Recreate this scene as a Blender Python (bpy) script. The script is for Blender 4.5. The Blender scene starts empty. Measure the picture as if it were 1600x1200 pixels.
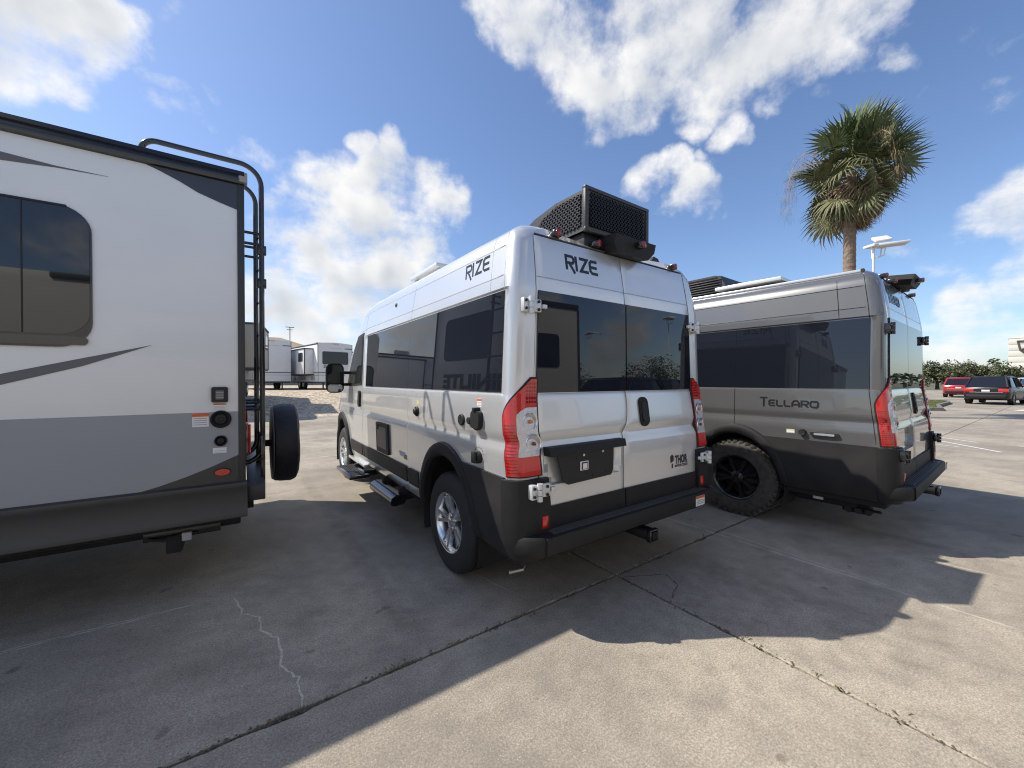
import bpy, bmesh, math, random
from mathutils import Vector, Matrix, noise
R = math.radians
rnd = random.Random(7)
scene = bpy.context.scene
COL = scene.collection
# ------------------------------------------------------------------ camera
cam = bpy.data.cameras.new('camera'); camo = bpy.data.objects.new('camera', cam); COL.objects.link(camo)
cam.sensor_width = 36; cam.lens = 614/1600*36; cam.clip_start = .05; cam.clip_end = 6000
camo.location = (-2.256, -1.64, 1.415); camo.rotation_euler = (R(90-.52), 0, R(-35.07))
scene.camera = camo
# ------------------------------------------------------------------ sun and exposure
LD = Vector((.69, -.556, -1)).normalized()
sun = bpy.data.lights.new('sun', 'SUN'); suno = bpy.data.objects.new('sun', sun); COL.objects.link(suno)
suno.rotation_euler = LD.to_track_quat('-Z', 'Y').to_euler(); suno.location = (-20, 16, 30)
sun.energy = 3.7; sun.angle = R(.53); sun.color = (1, .93, .82)
vs = scene.view_settings; vs.view_transform = 'Standard'; vs.look = 'None'; vs.gamma = 1; vs.exposure = .68; vs.use_curve_mapping = False
scene.cycles.filter_width = 1.1
# ------------------------------------------------------------------ sky with cumulus
def make_world():
    w = bpy.data.worlds.new('World'); scene.world = w; w.use_nodes = True
    nt = w.node_tree; nt.nodes.clear(); N = nt.nodes; L = nt.links
    def nd(t, **k):
        n = N.new(t)
        for a, b in k.items(): setattr(n, a, b)
        return n
    def m(op, a, b=None, c=None, clamp=False):
        n = nd('ShaderNodeMath', operation=op, use_clamp=clamp)
        for i, v in enumerate((a, b, c)):
            if v is None: continue
            if isinstance(v, (int, float)): n.inputs[i].default_value = v
            else: L.new(v, n.inputs[i])
        return n.outputs[0]
    def mr(v, a, b, c=0, d=1, kind='SMOOTHSTEP'):
        n = nd('ShaderNodeMapRange', interpolation_type=kind)
        for i, x in zip((1, 2, 3, 4), (a, b, c, d)): n.inputs[i].default_value = x
        L.new(v, n.inputs[0]); return n.outputs[0]
    sky = nd('ShaderNodeTexSky', sky_type='NISHITA'); sky.sun_disc = False
    sky.sun_elevation = R(48.5); sky.sun_rotation = R(-51.1); sky.air_density = 1.0; sky.dust_density = .8; sky.ozone_density = 2.2
    tc = nd('ShaderNodeTexCoord'); dirv = tc.outputs['Generated']
    nrm = nd('ShaderNodeVectorMath', operation='NORMALIZE'); L.new(dirv, nrm.inputs[0]); d = nrm.outputs[0]
    sep = nd('ShaderNodeSeparateXYZ'); L.new(d, sep.inputs[0]); dz = sep.outputs[2]
    # cloud banks: centre azimuth (deg clockwise from +Y), elevation, radius (deg), weight
    banks = []
    def bank(az, el, r, wgt=1.0):
        banks.append((az, el, r, wgt))
    for b in CLOUD_BANKS: bank(*b)
    total = None
    # warp the direction a little so that the bank outlines are ragged
    wn = nd('ShaderNodeTexNoise'); wn.inputs['Scale'].default_value = 6; wn.inputs['Detail'].default_value = 6; L.new(d, wn.inputs['Vector'])
    ws = nd('ShaderNodeVectorMath', operation='SUBTRACT'); L.new(wn.outputs['Color'], ws.inputs[0]); ws.inputs[1].default_value = (.5, .5, .5)
    wm = nd('ShaderNodeVectorMath', operation='MULTIPLY_ADD'); L.new(ws.outputs[0], wm.inputs[0]); wm.inputs[1].default_value = (.20, .20, .15); L.new(d, wm.inputs[2])
    wnn = nd('ShaderNodeVectorMath', operation='NORMALIZE'); L.new(wm.outputs[0], wnn.inputs[0]); dw = wnn.outputs[0]
    for az, el, r, wgt in banks:
        c = (math.sin(R(az))*math.cos(R(el)), math.cos(R(az))*math.cos(R(el)), math.sin(R(el)))
        dt = nd('ShaderNodeVectorMath', operation='DOT_PRODUCT'); L.new(dw, dt.inputs[0]); dt.inputs[1].default_value = c
        g = mr(dt.outputs['Value'], math.cos(R(r*1.6)), math.cos(R(r*.1)), 0, wgt)
        total = g if total is None else m('MAXIMUM', total, g)
    # detail: noise on a flattened dome so that far clouds are thin layers
    zz = m('MAXIMUM', dz, 0.0); zq = m('ADD', zz, .22)
    dv = nd('ShaderNodeVectorMath', operation='DIVIDE'); L.new(d, dv.inputs[0])
    cz = nd('ShaderNodeCombineXYZ'); [L.new(zq, cz.inputs[i]) for i in range(3)]; L.new(cz.outputs[0], dv.inputs[1])
    n1 = nd('ShaderNodeTexNoise'); n1.inputs['Scale'].default_value = 3.2; n1.inputs['Detail'].default_value = 9; n1.inputs['Roughness'].default_value = .6; L.new(dv.outputs[0], n1.inputs['Vector'])
    n2 = nd('ShaderNodeTexNoise'); n2.inputs['Scale'].default_value = 10; n2.inputs['Detail'].default_value = 11; n2.inputs['Roughness'].default_value = .62; L.new(d, n2.inputs['Vector'])
    a = m('SUBTRACT', n1.outputs['Fac'], .5); b = m('SUBTRACT', n2.outputs['Fac'], .5)
    nz = m('ADD', m('MULTIPLY', a, 1.5), m('MULTIPLY', b, 2.1))
    low = mr(dz, .0, .18, .44, -.15)           # layered cloud towards the horizon, all round
    n3 = nd('ShaderNodeTexNoise'); n3.inputs['Scale'].default_value = 2.3; n3.inputs['Detail'].default_value = 3; L.new(dv.outputs[0], n3.inputs['Vector'])
    fair = mr(n3.outputs['Fac'], .60, .78, 0, .34)
    base = m('MAXIMUM', m('MULTIPLY', total, 1.14), m('MAXIMUM', low, fair))
    M = m('ADD', base, nz)
    dens = mr(M, .40, 1.38)
    dens = m('MULTIPLY', dens, mr(dz, -.02, .015))
    # shading of the cloud: lit rims, greyer where thick, self shadow from a copy shifted towards the sun
    mp = nd('ShaderNodeVectorMath', operation='ADD'); L.new(d, mp.inputs[0]); mp.inputs[1].default_value = tuple(-LD*.05)
    n4 = nd('ShaderNodeTexNoise'); n4.inputs['Scale'].default_value = 10; n4.inputs['Detail'].default_value = 2.5; L.new(mp.outputs[0], n4.inputs['Vector'])
    n5 = nd('ShaderNodeTexNoise'); n5.inputs['Scale'].default_value = 10; n5.inputs['Detail'].default_value = 2.5; L.new(d, n5.inputs['Vector'])
    sh = m('SUBTRACT', n5.outputs['Fac'], n4.outputs['Fac'])
    Ms = m('ADD', base, m('ADD', m('MULTIPLY', m('SUBTRACT', n5.outputs['Fac'], .5), 1.6), m('MULTIPLY', b, .5)))
    thick = mr(Ms, .72, 1.65)
    lit = m('SUBTRACT', m('ADD', .99, m('MULTIPLY', sh, 1.25)), m('MULTIPLY', thick, .5))
    lit = m('MINIMUM', m('MAXIMUM', lit, .42), 1.1)
    ccol = nd('ShaderNodeMix', data_type='RGBA'); L.new(mr(lit, .42, 1.0, 0, 1, 'LINEAR'), ccol.inputs[0])
    ccol.inputs[6].default_value = (3.0, 3.25, 3.6, 1); ccol.inputs[7].default_value = (5.3, 5.25, 5.15, 1)
    gam = nd('ShaderNodeMix', data_type='RGBA', blend_type='MULTIPLY'); gam.inputs[0].default_value = 1
    L.new(sky.outputs[0], gam.inputs[6]); gam.inputs[7].default_value = (.765, .815, .915, 1)
    mx = nd('ShaderNodeMix', data_type='RGBA'); L.new(dens, mx.inputs[0]); L.new(gam.outputs[2], mx.inputs[6]); L.new(ccol.outputs[2], mx.inputs[7])
    bg = nd('ShaderNodeBackground'); bg.inputs[1].default_value = .12; L.new(mx.outputs[2], bg.inputs[0])
    out = nd('ShaderNodeOutputWorld'); L.new(bg.outputs[0], out.inputs[0])
# seen in the photograph first (azimuth 35 = straight ahead), the rest of the sky likewise scattered
CLOUD_BANKS = [
 (-16.1, 30.1, 5.1, 1.05), (-13.1, 29.9, 3.2, 1.0), (-10.0, 32.3, 2.9, 0.95), (-15.1, 27.1, 2.7, 0.8), (-10.7, 29.3, 2.0, 0.75), (-8.1, 34.3, 1.4, 0.6), (-6.0, 30.0, 1.2, 0.62), (-5.3, 27.9, 1.3, 0.62), (-3.9, 26.9, 1.0, 0.5), (-2.8, 30.7, 1.4, 0.62), (-0.1, 31.2, 1.1, 0.5), (4.0, 7.5, 7.0, 1.0), (6.9, 15.5, 5.4, 1.0), (12.2, 20.0, 6.3, 1.08), (17.1, 23.7, 4.7, 1.0), (22.2, 24.9, 4.0, 0.95), (25.8, 22.9, 2.4, 0.8), (13.8, 28.8, 1.6, 0.72), (18.3, 28.5, 2.3, 0.8), (16.2, 15.0, 6.8, 1.0), (20.5, 17.8, 4.3, 0.9), (10.6, 10.4, 7.5, 0.95), (3.3, 2.7, 4.7, 0.8), (17.0, 6.5, 5.4, 0.75), (5.3, 21.8, 1.0, 0.7), (22.2, 11.1, 3.7, 0.6), (34.1, 42.8, 3.0, 0.9), (39.6, 41.8, 4.3, 1.0), (46.0, 38.7, 5.1, 1.05), (47.8, 33.2, 3.2, 0.95), (51.7, 33.4, 2.8, 0.9), (55.4, 39.5, 5.8, 1.05), (61.6, 35.0, 4.2, 1.0), (67.9, 36.0, 4.3, 1.02), (73.4, 35.1, 4.0, 0.98), (77.7, 34.4, 2.4, 0.8), (69.8, 32.2, 2.5, 0.8), (59.4, 31.1, 2.0, 0.8), (63.9, 29.9, 2.2, 0.85), (66.0, 28.4, 1.3, 0.65), (53.8, 25.1, 2.1, 0.75), (57.1, 26.4, 2.0, 0.8), (59.1, 23.6, 2.9, 0.9), (61.7, 22.4, 2.2, 0.75), (64.3, 20.6, 1.3, 0.6), (60.2, 27.2, 1.1, 0.55), (86.0, 15.2, 2.8, 0.85), (87.1, 13.2, 2.3, 0.95), (84.5, 12.8, 2.5, 0.6), (86.4, 10.6, 2.4, 0.9), (83.3, 10.1, 2.6, 0.55), (80.7, 11.3, 1.7, 0.45), (83.8, 7.1, 3.1, 0.85), (86.1, 7.3, 2.4, 0.7), (87.2, 4.3, 2.4, 0.8), (83.0, 3.5, 2.7, 0.8), (85.0, 2.1, 2.5, 0.7), (84.4, 30.1, 1.7, 0.42), (86.6, 29.8, 1.6, 0.45), (72.3, 29.3, 1.0, 0.5), (79.2, 30.4, 1.0, 0.42),
 (119, 26, 4, .9), (126, 14, 5, .95), (136, 19, 4, .95), (141, 8, 5, .95), (147, 25, 4, .85), (115, 8, 5, .95), (129, 4, 5, .9), (150, 38, 9, .9), (163, 20, 6, .9), (172, 10, 9, .85), (178, 27, 7, .9), (190, 15, 7, .9), (205, 33, 9, .9),
 (216, 12, 10, .9), (236, 24, 9, .95), (250, 42, 8, .9), (262, 14, 10, .9), (282, 28, 9, .95), (300, 12, 9, .9), (312, 40, 8, .8), (325, 20, 8, .9), (340, 12, 8, .9),
 (30, 68, 9, .85), (150, 66, 9, .8), (270, 64, 9, .8)]
make_world()
# ------------------------------------------------------------------ materials
def mat(name, col, rough=.5, metal=0., coat=0., var=0., vscale=8., bump=0., bscale=60., ior=1.5, col2=None, spec=None, emit=None, coordobj=True, bdetail=3):
    if name in bpy.data.materials: return bpy.data.materials[name]
    mt = bpy.data.materials.new(name); mt.use_nodes = True
    nt = mt.node_tree; p = nt.nodes['Principled BSDF']
    c = tuple(col)+(1,); p.inputs['Base Color'].default_value = c
    p.inputs['Roughness'].default_value = rough; p.inputs['Metallic'].default_value = metal
    p.inputs['Coat Weight'].default_value = coat; p.inputs['Coat Roughness'].default_value = .03; p.inputs['IOR'].default_value = ior
    if spec is not None: p.inputs['Specular IOR Level'].default_value = spec
    if emit: p.inputs['Emission Color'].default_value = c; p.inputs['Emission Strength'].default_value = emit
    tc = nt.nodes.new('ShaderNodeTexCoord')
    if var:
        n = nt.nodes.new('ShaderNodeTexNoise'); n.inputs['Scale'].default_value = vscale; n.inputs['Detail'].default_value = 6; n.inputs['Roughness'].default_value = .62
        nt.links.new(tc.outputs['Object'], n.inputs['Vector'])
        mr = nt.nodes.new('ShaderNodeMapRange'); mr.inputs[1].default_value = .32; mr.inputs[2].default_value = .68; nt.links.new(n.outputs['Fac'], mr.inputs[0])
        mx = nt.nodes.new('ShaderNodeMix'); mx.data_type = 'RGBA'; nt.links.new(mr.outputs[0], mx.inputs[0])
        c2 = col2 if col2 else tuple(min(1, x*(1+var)) for x in col); c1 = col if col2 else tuple(x*(1-var) for x in col)
        mx.inputs[6].default_value = tuple(c1)+(1,); mx.inputs[7].default_value = tuple(c2)+(1,)
        nt.links.new(mx.outputs[2], p.inputs['Base Color'])
        rr = nt.nodes.new('ShaderNodeMapRange'); rr.inputs[3].default_value = max(0, rough*(1-.35*min(1, var*2))); rr.inputs[4].default_value = min(1, rough*(1+.35*min(1, var*2)))
        nt.links.new(n.outputs['Fac'], rr.inputs[0]); nt.links.new(rr.outputs[0], p.inputs['Roughness'])
    if bump:
        b = nt.nodes.new('ShaderNodeTexNoise'); b.inputs['Scale'].default_value = bscale; b.inputs['Detail'].default_value = bdetail
        nt.links.new(tc.outputs['Object'], b.inputs['Vector'])
        bn = nt.nodes.new('ShaderNodeBump'); bn.inputs['Strength'].default_value = bump; bn.inputs['Distance'].default_value = .01
        nt.links.new(b.outputs['Fac'], bn.inputs['Height']); nt.links.new(bn.outputs[0], p.inputs['Normal'])
    return mt
SILVER = mat('silver paint', (.67, .68, .685), .34, .58, .9, .02, 2)
GREYP = mat('grey paint', (.115, .117, .119), .25, .25, 1., .03, 2)
GLASS = mat('dark tinted glass', (.010, .012, .018), .012, 0, 0, ior=1.5)
GLASS2 = mat('cab glass', (.02, .025, .028), .02, 0, 0, ior=1.6)
PLAST = mat('black textured plastic', (.013, .013, .014), .58, 0, 0, .25, 9, .25, 900, spec=.35)
PLAST2 = mat('dark grey plastic', (.015, .015, .0165), .6, 0, 0, .25, 5, .2, 900, col2=(.026, .025, .0245), spec=.35)
BLACK = mat('matt black', (.012, .012, .013), .6)
GLOSSB = mat('gloss black', (.012, .012, .013), .2, 0, .4)
GAP = mat('gap black', (.006, .006, .006), .9)
CHROME = mat('bright alloy', (.72, .73, .74), .22, .9, 0, .05, 20)
ZINC = mat('pale hinge metal', (.66, .67, .68), .38, .35, 0, .06, 30)
RUBBER = mat('tyre rubber', (.018, .018, .019), .72, 0, 0, .2, 30, .2, 200)
RUBBERD = mat('dusty tyre rubber', (.03, .028, .026), .85, 0, 0, .3, 20, .3, 200, col2=(.085, .075, .065))
REDLENS = mat('red lens', (.55, .006, .005), .1, 0, 1., .12, 90, .15, 160)
REDDARK = mat('dark red lens', (.13, .004, .006), .15, 0, 1.)
CLEARL = mat('faceted reflector', (.60, .60, .62), .18, .6, .8, .1, 40, .35, 160)
AMBER = mat('amber bulb', (.6, .2, .03), .2, 0, .5)
STICK = mat('white sticker', (.75, .75, .73), .45)
STICKR = mat('sticker orange print', (.62, .12, .03), .5)
STICKG = mat('sticker grey print', (.35, .36, .38), .5)
STICKY = mat('sticker yellow', (.65, .55, .2), .5)
DECAL = mat('black decal', (.012, .013, .016), .3)
DECALG = mat('silver decal', (.28, .36, .45), .35)
UNDER = mat('underbody', (.014, .013, .013), .85, 0, 0, .3, 6)
WHITEP = mat('white panel', (.62, .63, .64), .45, 0, 0, .02, 3)
# ------------------------------------------------------------------ helpers
class MB:
    def __init__(s): s.v = []; s.f = []
    def add(s, vs, fs):
        o = len(s.v); s.v.extend([tuple(x) for x in vs]); s.f.extend([tuple(i+o for i in f) for f in fs]); return s
    def grid(s, rows, close=False):
        n = len(rows[0]); vs = [p for r in rows for p in r]; fs = []
        for i in range(len(rows)-1):
            for j in range(n-1+(1 if close else 0)):
                k = (j+1) % n
                fs.append((i*n+j, i*n+k, (i+1)*n+k, (i+1)*n+j))
        return s.add(vs, fs)
    def box(s, a, b, bev=0., M=None):
        bm = bmesh.new(); bmesh.ops.create_cube(bm, size=1)
        c = [(a[i]+b[i])/2 for i in range(3)]; d = [max(1e-5, abs(b[i]-a[i])) for i in range(3)]
        for v in bm.verts: v.co = Vector((c[i]+v.co[i]*d[i] for i in range(3)))
        if bev: bmesh.ops.bevel(bm, geom=list(bm.edges), offset=min(bev, min(d)*.45), segments=2, affect='EDGES', profile=.5)
        if M is not None: bmesh.ops.transform(bm, matrix=M, verts=bm.verts)
        bm.verts.index_update(); s.add([v.co for v in bm.verts], [[v.index for v in f.verts] for f in bm.faces]); bm.free(); return s
    def tube(s, pts, r, seg=8, cap=True, closed=False):
        pts = [Vector(p) for p in pts]; n = len(pts); rings = []; up = None
        rs = r if isinstance(r, (list, tuple)) else [r]*n
        for i, p in enumerate(pts):
            if closed: t = pts[(i+1) % n]-pts[i-1]
            else: t = pts[min(i+1, n-1)]-pts[max(i-1, 0)]
            t.normalize()
            if up is None: up = Vector((0, 0, 1)) if abs(t.z) < .9 else Vector((1, 0, 0))
            u = up-t*up.dot(t); u.normalize(); up = u; w = t.cross(u)
            rings.append([p+(u*math.cos(2*math.pi*k/seg)+w*math.sin(2*math.pi*k/seg))*rs[i] for k in range(seg)])
        if closed: rings.append(rings[0])
        o = len(s.v); s.grid(rings, True)
        if cap and not closed:
            s.f.append(tuple(o+k for k in range(seg))); s.f.append(tuple(o+(n-1)*seg+k for k in reversed(range(seg))))
        return s
    def cyl(s, p0, p1, r0, r1=None, seg=16, cap=True): return s.tube([p0, p1], [r0, r0 if r1 is None else r1], seg, cap)
    def lathe(s, prof, o, ax=(1, 0, 0), seg=32, cap=False):
        o = Vector(o); ax = Vector(ax).normalized(); u = Vector((0, 0, 1)) if abs(ax.z) < .9 else Vector((0, 1, 0)); u = (u-ax*u.dot(ax)).normalized(); w = ax.cross(u)
        rows = [[o+ax*a+(u*math.cos(2*math.pi*k/seg)+w*math.sin(2*math.pi*k/seg))*r for k in range(seg)] for r, a in prof]
        b = len(s.v); s.grid(rows, True)
        if cap: s.f.append(tuple(b+(len(prof)-1)*seg+k for k in range(seg)))
        return s
    def prism(s, poly, f0, f1):
        n = len(poly); vs = [f0(*p) for p in poly]+[f1(*p) for p in poly]
        fs = [tuple(range(n)), tuple(reversed(range(n, 2*n)))]+[(i, (i+1) % n, n+(i+1) % n, n+i) for i in range(n)]
        return s.add(vs, fs)
    def patch(s, poly, mp, thick, cell=.12, lo=-.004):
        bm = bmesh.new(); f = bm.faces.new([bm.verts.new((a, b, 0)) for a, b in poly])
        for ax in (0, 1):
            c = [p[ax] for p in poly]; k = math.ceil(min(c)/cell)
            while k*cell < max(c):
                co = [0, 0, 0]; co[ax] = k*cell; no = [0, 0, 0]; no[ax] = 1
                bmesh.ops.bisect_plane(bm, geom=list(bm.verts)+list(bm.edges)+list(bm.faces), plane_co=co, plane_no=no, dist=1e-6); k += 1
        bm.verts.index_update(); n = len(bm.verts)
        co = [(v.co.x, v.co.y) for v in bm.verts]
        vs = [mp(a, b, thick) for a, b in co]+[mp(a, b, lo) for a, b in co]
        fs = [[v.index for v in f.verts] for f in bm.faces]
        for e in bm.edges:
            if len(e.link_faces) == 1:
                a, b = e.verts[0].index, e.verts[1].index; fs.append((a, b, b+n, a+n))
        bm.free(); return s.add(vs, fs)
    def build(s, name, m, parent=None, smooth=35, loc=None, rot=None, recalc=True):
        me = bpy.data.meshes.new(name); me.from_pydata([tuple(v) for v in s.v], [], s.f); 
        if recalc:
            bm = bmesh.new(); bm.from_mesh(me); bmesh.ops.recalc_face_normals(bm, faces=bm.faces); bm.to_mesh(me); bm.free()
        me.materials.append(m); me.update()
        if smooth:
            me.shade_smooth(); me.set_sharp_from_angle(angle=R(smooth))
        return link(name, me, parent, loc, rot)
def link(name, me, parent=None, loc=None, rot=None):
    o = bpy.data.objects.new(name, me); COL.objects.link(o)
    if parent: o.parent = parent
    if loc is not None: o.location = loc
    if rot is not None: o.rotation_euler = rot
    return o
def tag(o, label=None, cat=None, group=None, kind=None):
    for k, v in (('label', label), ('category', cat), ('group', group), ('kind', kind)):
        if v: o[k] = v
    return o
def empty(name, loc=(0, 0, 0), rz=0): 
    return link(name, None, None, loc, (0, 0, rz))
def copy_tree(o, parent=None):
    c = o.copy(); COL.objects.link(c); c.parent = parent
    for ch in [x for x in bpy.data.objects if x.parent == o]: copy_tree(ch, c)
    return c
def lerp(tab, x):
    if x <= tab[0][0]: return tab[0][1]
    for (a, b), (c, d) in zip(tab, tab[1:]):
        if x <= c: return b+(d-b)*(x-a)/(c-a)
    return tab[-1][1]
def rr(a0, b0, a1, b1, r, n=5):
    if a0 > a1: a0, a1 = a1, a0
    if b0 > b1: b0, b1 = b1, b0
    r = min(r, (a1-a0)*.49, (b1-b0)*.49); P = []
    for cx, cy, st in ((a1-r, b1-r, 0), (a0+r, b1-r, 90), (a0+r, b0+r, 180), (a1-r, b0+r, 270)):
        for k in range(n+1):
            t = R(st+90*k/n); P.append((cx+r*math.cos(t), cy+r*math.sin(t)))
    return P
def circle(cx, cy, r, n=20, ry=None): return [(cx+r*math.cos(2*math.pi*k/n), cy+(ry or r)*math.sin(2*math.pi*k/n)) for k in range(n)]
GL = {'R': (1, [[(.08, 0), (.08, .92), (.78, .92), (.92, .8), (.92, .6), (.78, .48), (.22, .48)], [(.42, .42), (.66, .18), (.95, -.18)]]),
 'r': (1, [[(.06, 0), (.06, .92), (.8, .92), (.94, .82), (.94, .58), (.8, .46), (.2, .46)], [(.5, .40), (.95, 0)]]),
 'I': (.25, [[(.12, 0), (.12, 1)]]), 'Z': (1, [[(.02, .92), (.9, .92), (.1, .08), (1, .08)]]),
 'E': (.95, [[(1, .92), (.28, .92), (.08, .78), (.08, .22), (.28, .08), (1, .08)], [(.2, .5), (.92, .5)]]),
 'T': (1, [[(-.08, .94), (1.05, .94)], [(.5, .86), (.5, -.1)]]), 'L': (.9, [[(.06, 1), (.06, .24), (.22, .08), (1, .08)]]),
 'A': (1.05, [[(.05, 0), (.05, .6), (.28, .92), (.72, .92), (.95, .6), (.95, 0)], [(.14, .36), (.86, .36)]]),
 'O': (1.1, [[(.5, .92), (.2, .92), (.05, .75), (.05, .25), (.2, .08), (.5, .08)], [(.5, .08), (.8, .08), (.95, .25), (.95, .75), (.8, .92), (.5, .92)]])}
def strokes(text, a0, b0, h, wid, th, gap, slant=0., flip=False):
    """polygons of hand-drawn block letters; a runs along the text, b up"""
    out = []; x = 0
    for ch in text:
        w, st = GL[ch]
        for pl in st:
            P = [Vector((x+p[0]*wid*w, p[1]*h)) for p in pl]; Lf = []; Rt = []
            for i, p in enumerate(P):
                d0 = (P[i]-P[i-1]).normalized() if i else (P[1]-P[0]).normalized(); d1 = (P[i+1]-P[i]).normalized() if i < len(P)-1 else d0
                n0 = Vector((-d0.y, d0.x)); n1 = Vector((-d1.y, d1.x)); b = (n0+n1); b.normalize(); k = th/2/max(.45, b.dot(n0))
                Lf.append(p+b*k); Rt.append(p-b*k)
            out.append([(q.x+q.y*slant, q.y) for q in Lf+Rt[::-1]])
        x += wid*w+gap
    sgn = -1 if flip else 1
    return [[(a0+sgn*a, b0+b) for a, b in p] for p in out]
def font_mesh(text, size, bold=0.):
    cu = bpy.data.curves.new('t', 'FONT'); cu.body = text; cu.size = size; cu.offset = bold; cu.resolution_u = 2
    o = bpy.data.objects.new('t', cu); COL.objects.link(o); dg = bpy.context.evaluated_depsgraph_get(); dg.update()
    me = o.evaluated_get(dg).to_mesh(); vs = [(v.co.x, v.co.y) for v in me.vertices]; fs = [list(p.vertices) for p in me.polygons]
    o.evaluated_get(dg).to_mesh_clear(); bpy.data.objects.remove(o); bpy.data.curves.remove(cu); return vs, fs
def font_part(name, text, size, mp, m, parent, bold=0., width=None):
    vs, fs = font_mesh(text, size, bold)
    if width:
        x0 = min(v[0] for v in vs); x1 = max(v[0] for v in vs); vs = [((v[0]-x0)*width/(x1-x0), v[1]) for v in vs]
    return MB().add([mp(a, b, .0015) for a, b in vs], fs).build(name, m, parent, 0, recalc=False)
# ------------------------------------------------------------------ camper vans
WB_ = [(.38, .950), (.45, .982), (.55, .996), (.9, 1.004), (1.33, .998), (1.95, .970), (2.034, .960), (2.228, .925), (2.27, .914), (2.31, .895), (2.345, .862), (2.375, .812), (2.40, .735), (2.415, .6), (2.425, .35), (2.43, 0)]
BU_ = [(.4, 0), (.9, .004), (.96, .007), (.99, .0075), (1.02, .002), (1.05, -.007), (1.058, -.0075), (1.075, -.003), (1.105, .006), (1.125, .0075), (1.2, .006), (1.315, .003), (1.33, 0)]
YR_ = [(.4, .10), (.9, .115), (1.1, .142), (1.33, .170), (1.96, .178), (2.06, .19), (2.3, .230), (2.36, .25), (2.40, .29), (2.43, .40)]
XD_ = [(.4, .835), (1.0, .832), (1.33, .822), (2.0, .796), (2.3, .782)]
XS_ = [(.4, -.095), (.9, -.092), (1.04, -.075), (1.12, -.03), (1.2, -.006), (1.33, 0), (2.4, 0)]
ZT_ = [(-1.3, 2.43), (-1.0, 2.40), (-.75, 2.27), (-.5, 2.08), (-.15, 1.77), (.2, 1.47), (.35, 1.37), (.65, 1.22), (.85, 1.06), (.92, .88), (.95, .62)]
PT_ = [(-.8, 1), (.2, .972), (.6, .91), (.85, .80), (.95, .66)]
Z0S = [.40, .44, .48, .52, .56, .60, .64, .68, .72, .76, .80, .84, .88, .92, .96, .99, 1.02, 1.05, 1.058, 1.075, 1.105, 1.125, 1.16, 1.22, 1.28, 1.318, 1.330, 1.337, 1.45, 1.6, 1.75, 1.9, 1.952, 1.962, 2.0, 2.034, 2.038, 2.042, 2.1, 2.16, 2.2, 2.224, 2.228, 2.232, 2.27, 2.31, 2.345, 2.375, 2.40, 2.415, 2.425, 2.43]
class VG:
    def __init__(s, hr, hf, win): s.hr, s.hf, s.win = hr, hf, win
    def front(s, y):
        zt = lerp(ZT_, y-s.hf); belt = min(1.33, .40+(zt-.40)*.82); return zt, belt
    def zmap(s, y, z0):
        zt, b = s.front(y)
        return b+(z0-1.33)*(zt-b)/1.1 if z0 > 1.33 else .4+(z0-.4)*(b-.4)/.93
    def zinv(s, y, z):
        zt, b = s.front(y)
        return 1.33+(z-b)*1.1/(zt-b) if z > b else .4+(z-.4)*.93/(b-.4)
    def half(s, y, z0, q):      # q = distance ahead of the rear face
        x = lerp(WB_, z0)
        if z0 < 1.33: x += lerp(BU_, z0)
        if s.win[0]-.02 < y < s.win[1]+.02 and 1.33 < z0 < 1.958: x -= .010*min(1, (z0-1.33)/.007, (1.958-z0)/.006+.2)
        if q < .09: x -= .09-math.sqrt(max(0, .09**2-(.09-q)**2))
        return max(0, x)*lerp(PT_, y-s.hf)
    def surf(s, y, z):
        z0 = s.zinv(y, z); return s.half(y, z0, max(0, y-lerp(YR_, z0)))
def corner(z, u, off=0.):     # plan path round a rear corner, u in metres from the side towards the middle; returns half-width x and y
    W = lerp(WB_, z)+(lerp(BU_, z) if z < 1.33 else 0); y0 = lerp(YR_, z); r = .09; a = r*math.pi/2; ls = .11
    if u < ls: p = (W, y0+r+ls-u); n = (1, 0)
    elif u < ls+a: t = (u-ls)/r; p = (W-r+r*math.cos(t), y0+r-r*math.sin(t)); n = (math.cos(t), -math.sin(t))
    else: p = (W-r-(u-ls-a), y0); n = (0, -1)
    return p[0]+n[0]*off, p[1]+n[1]*off
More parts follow.
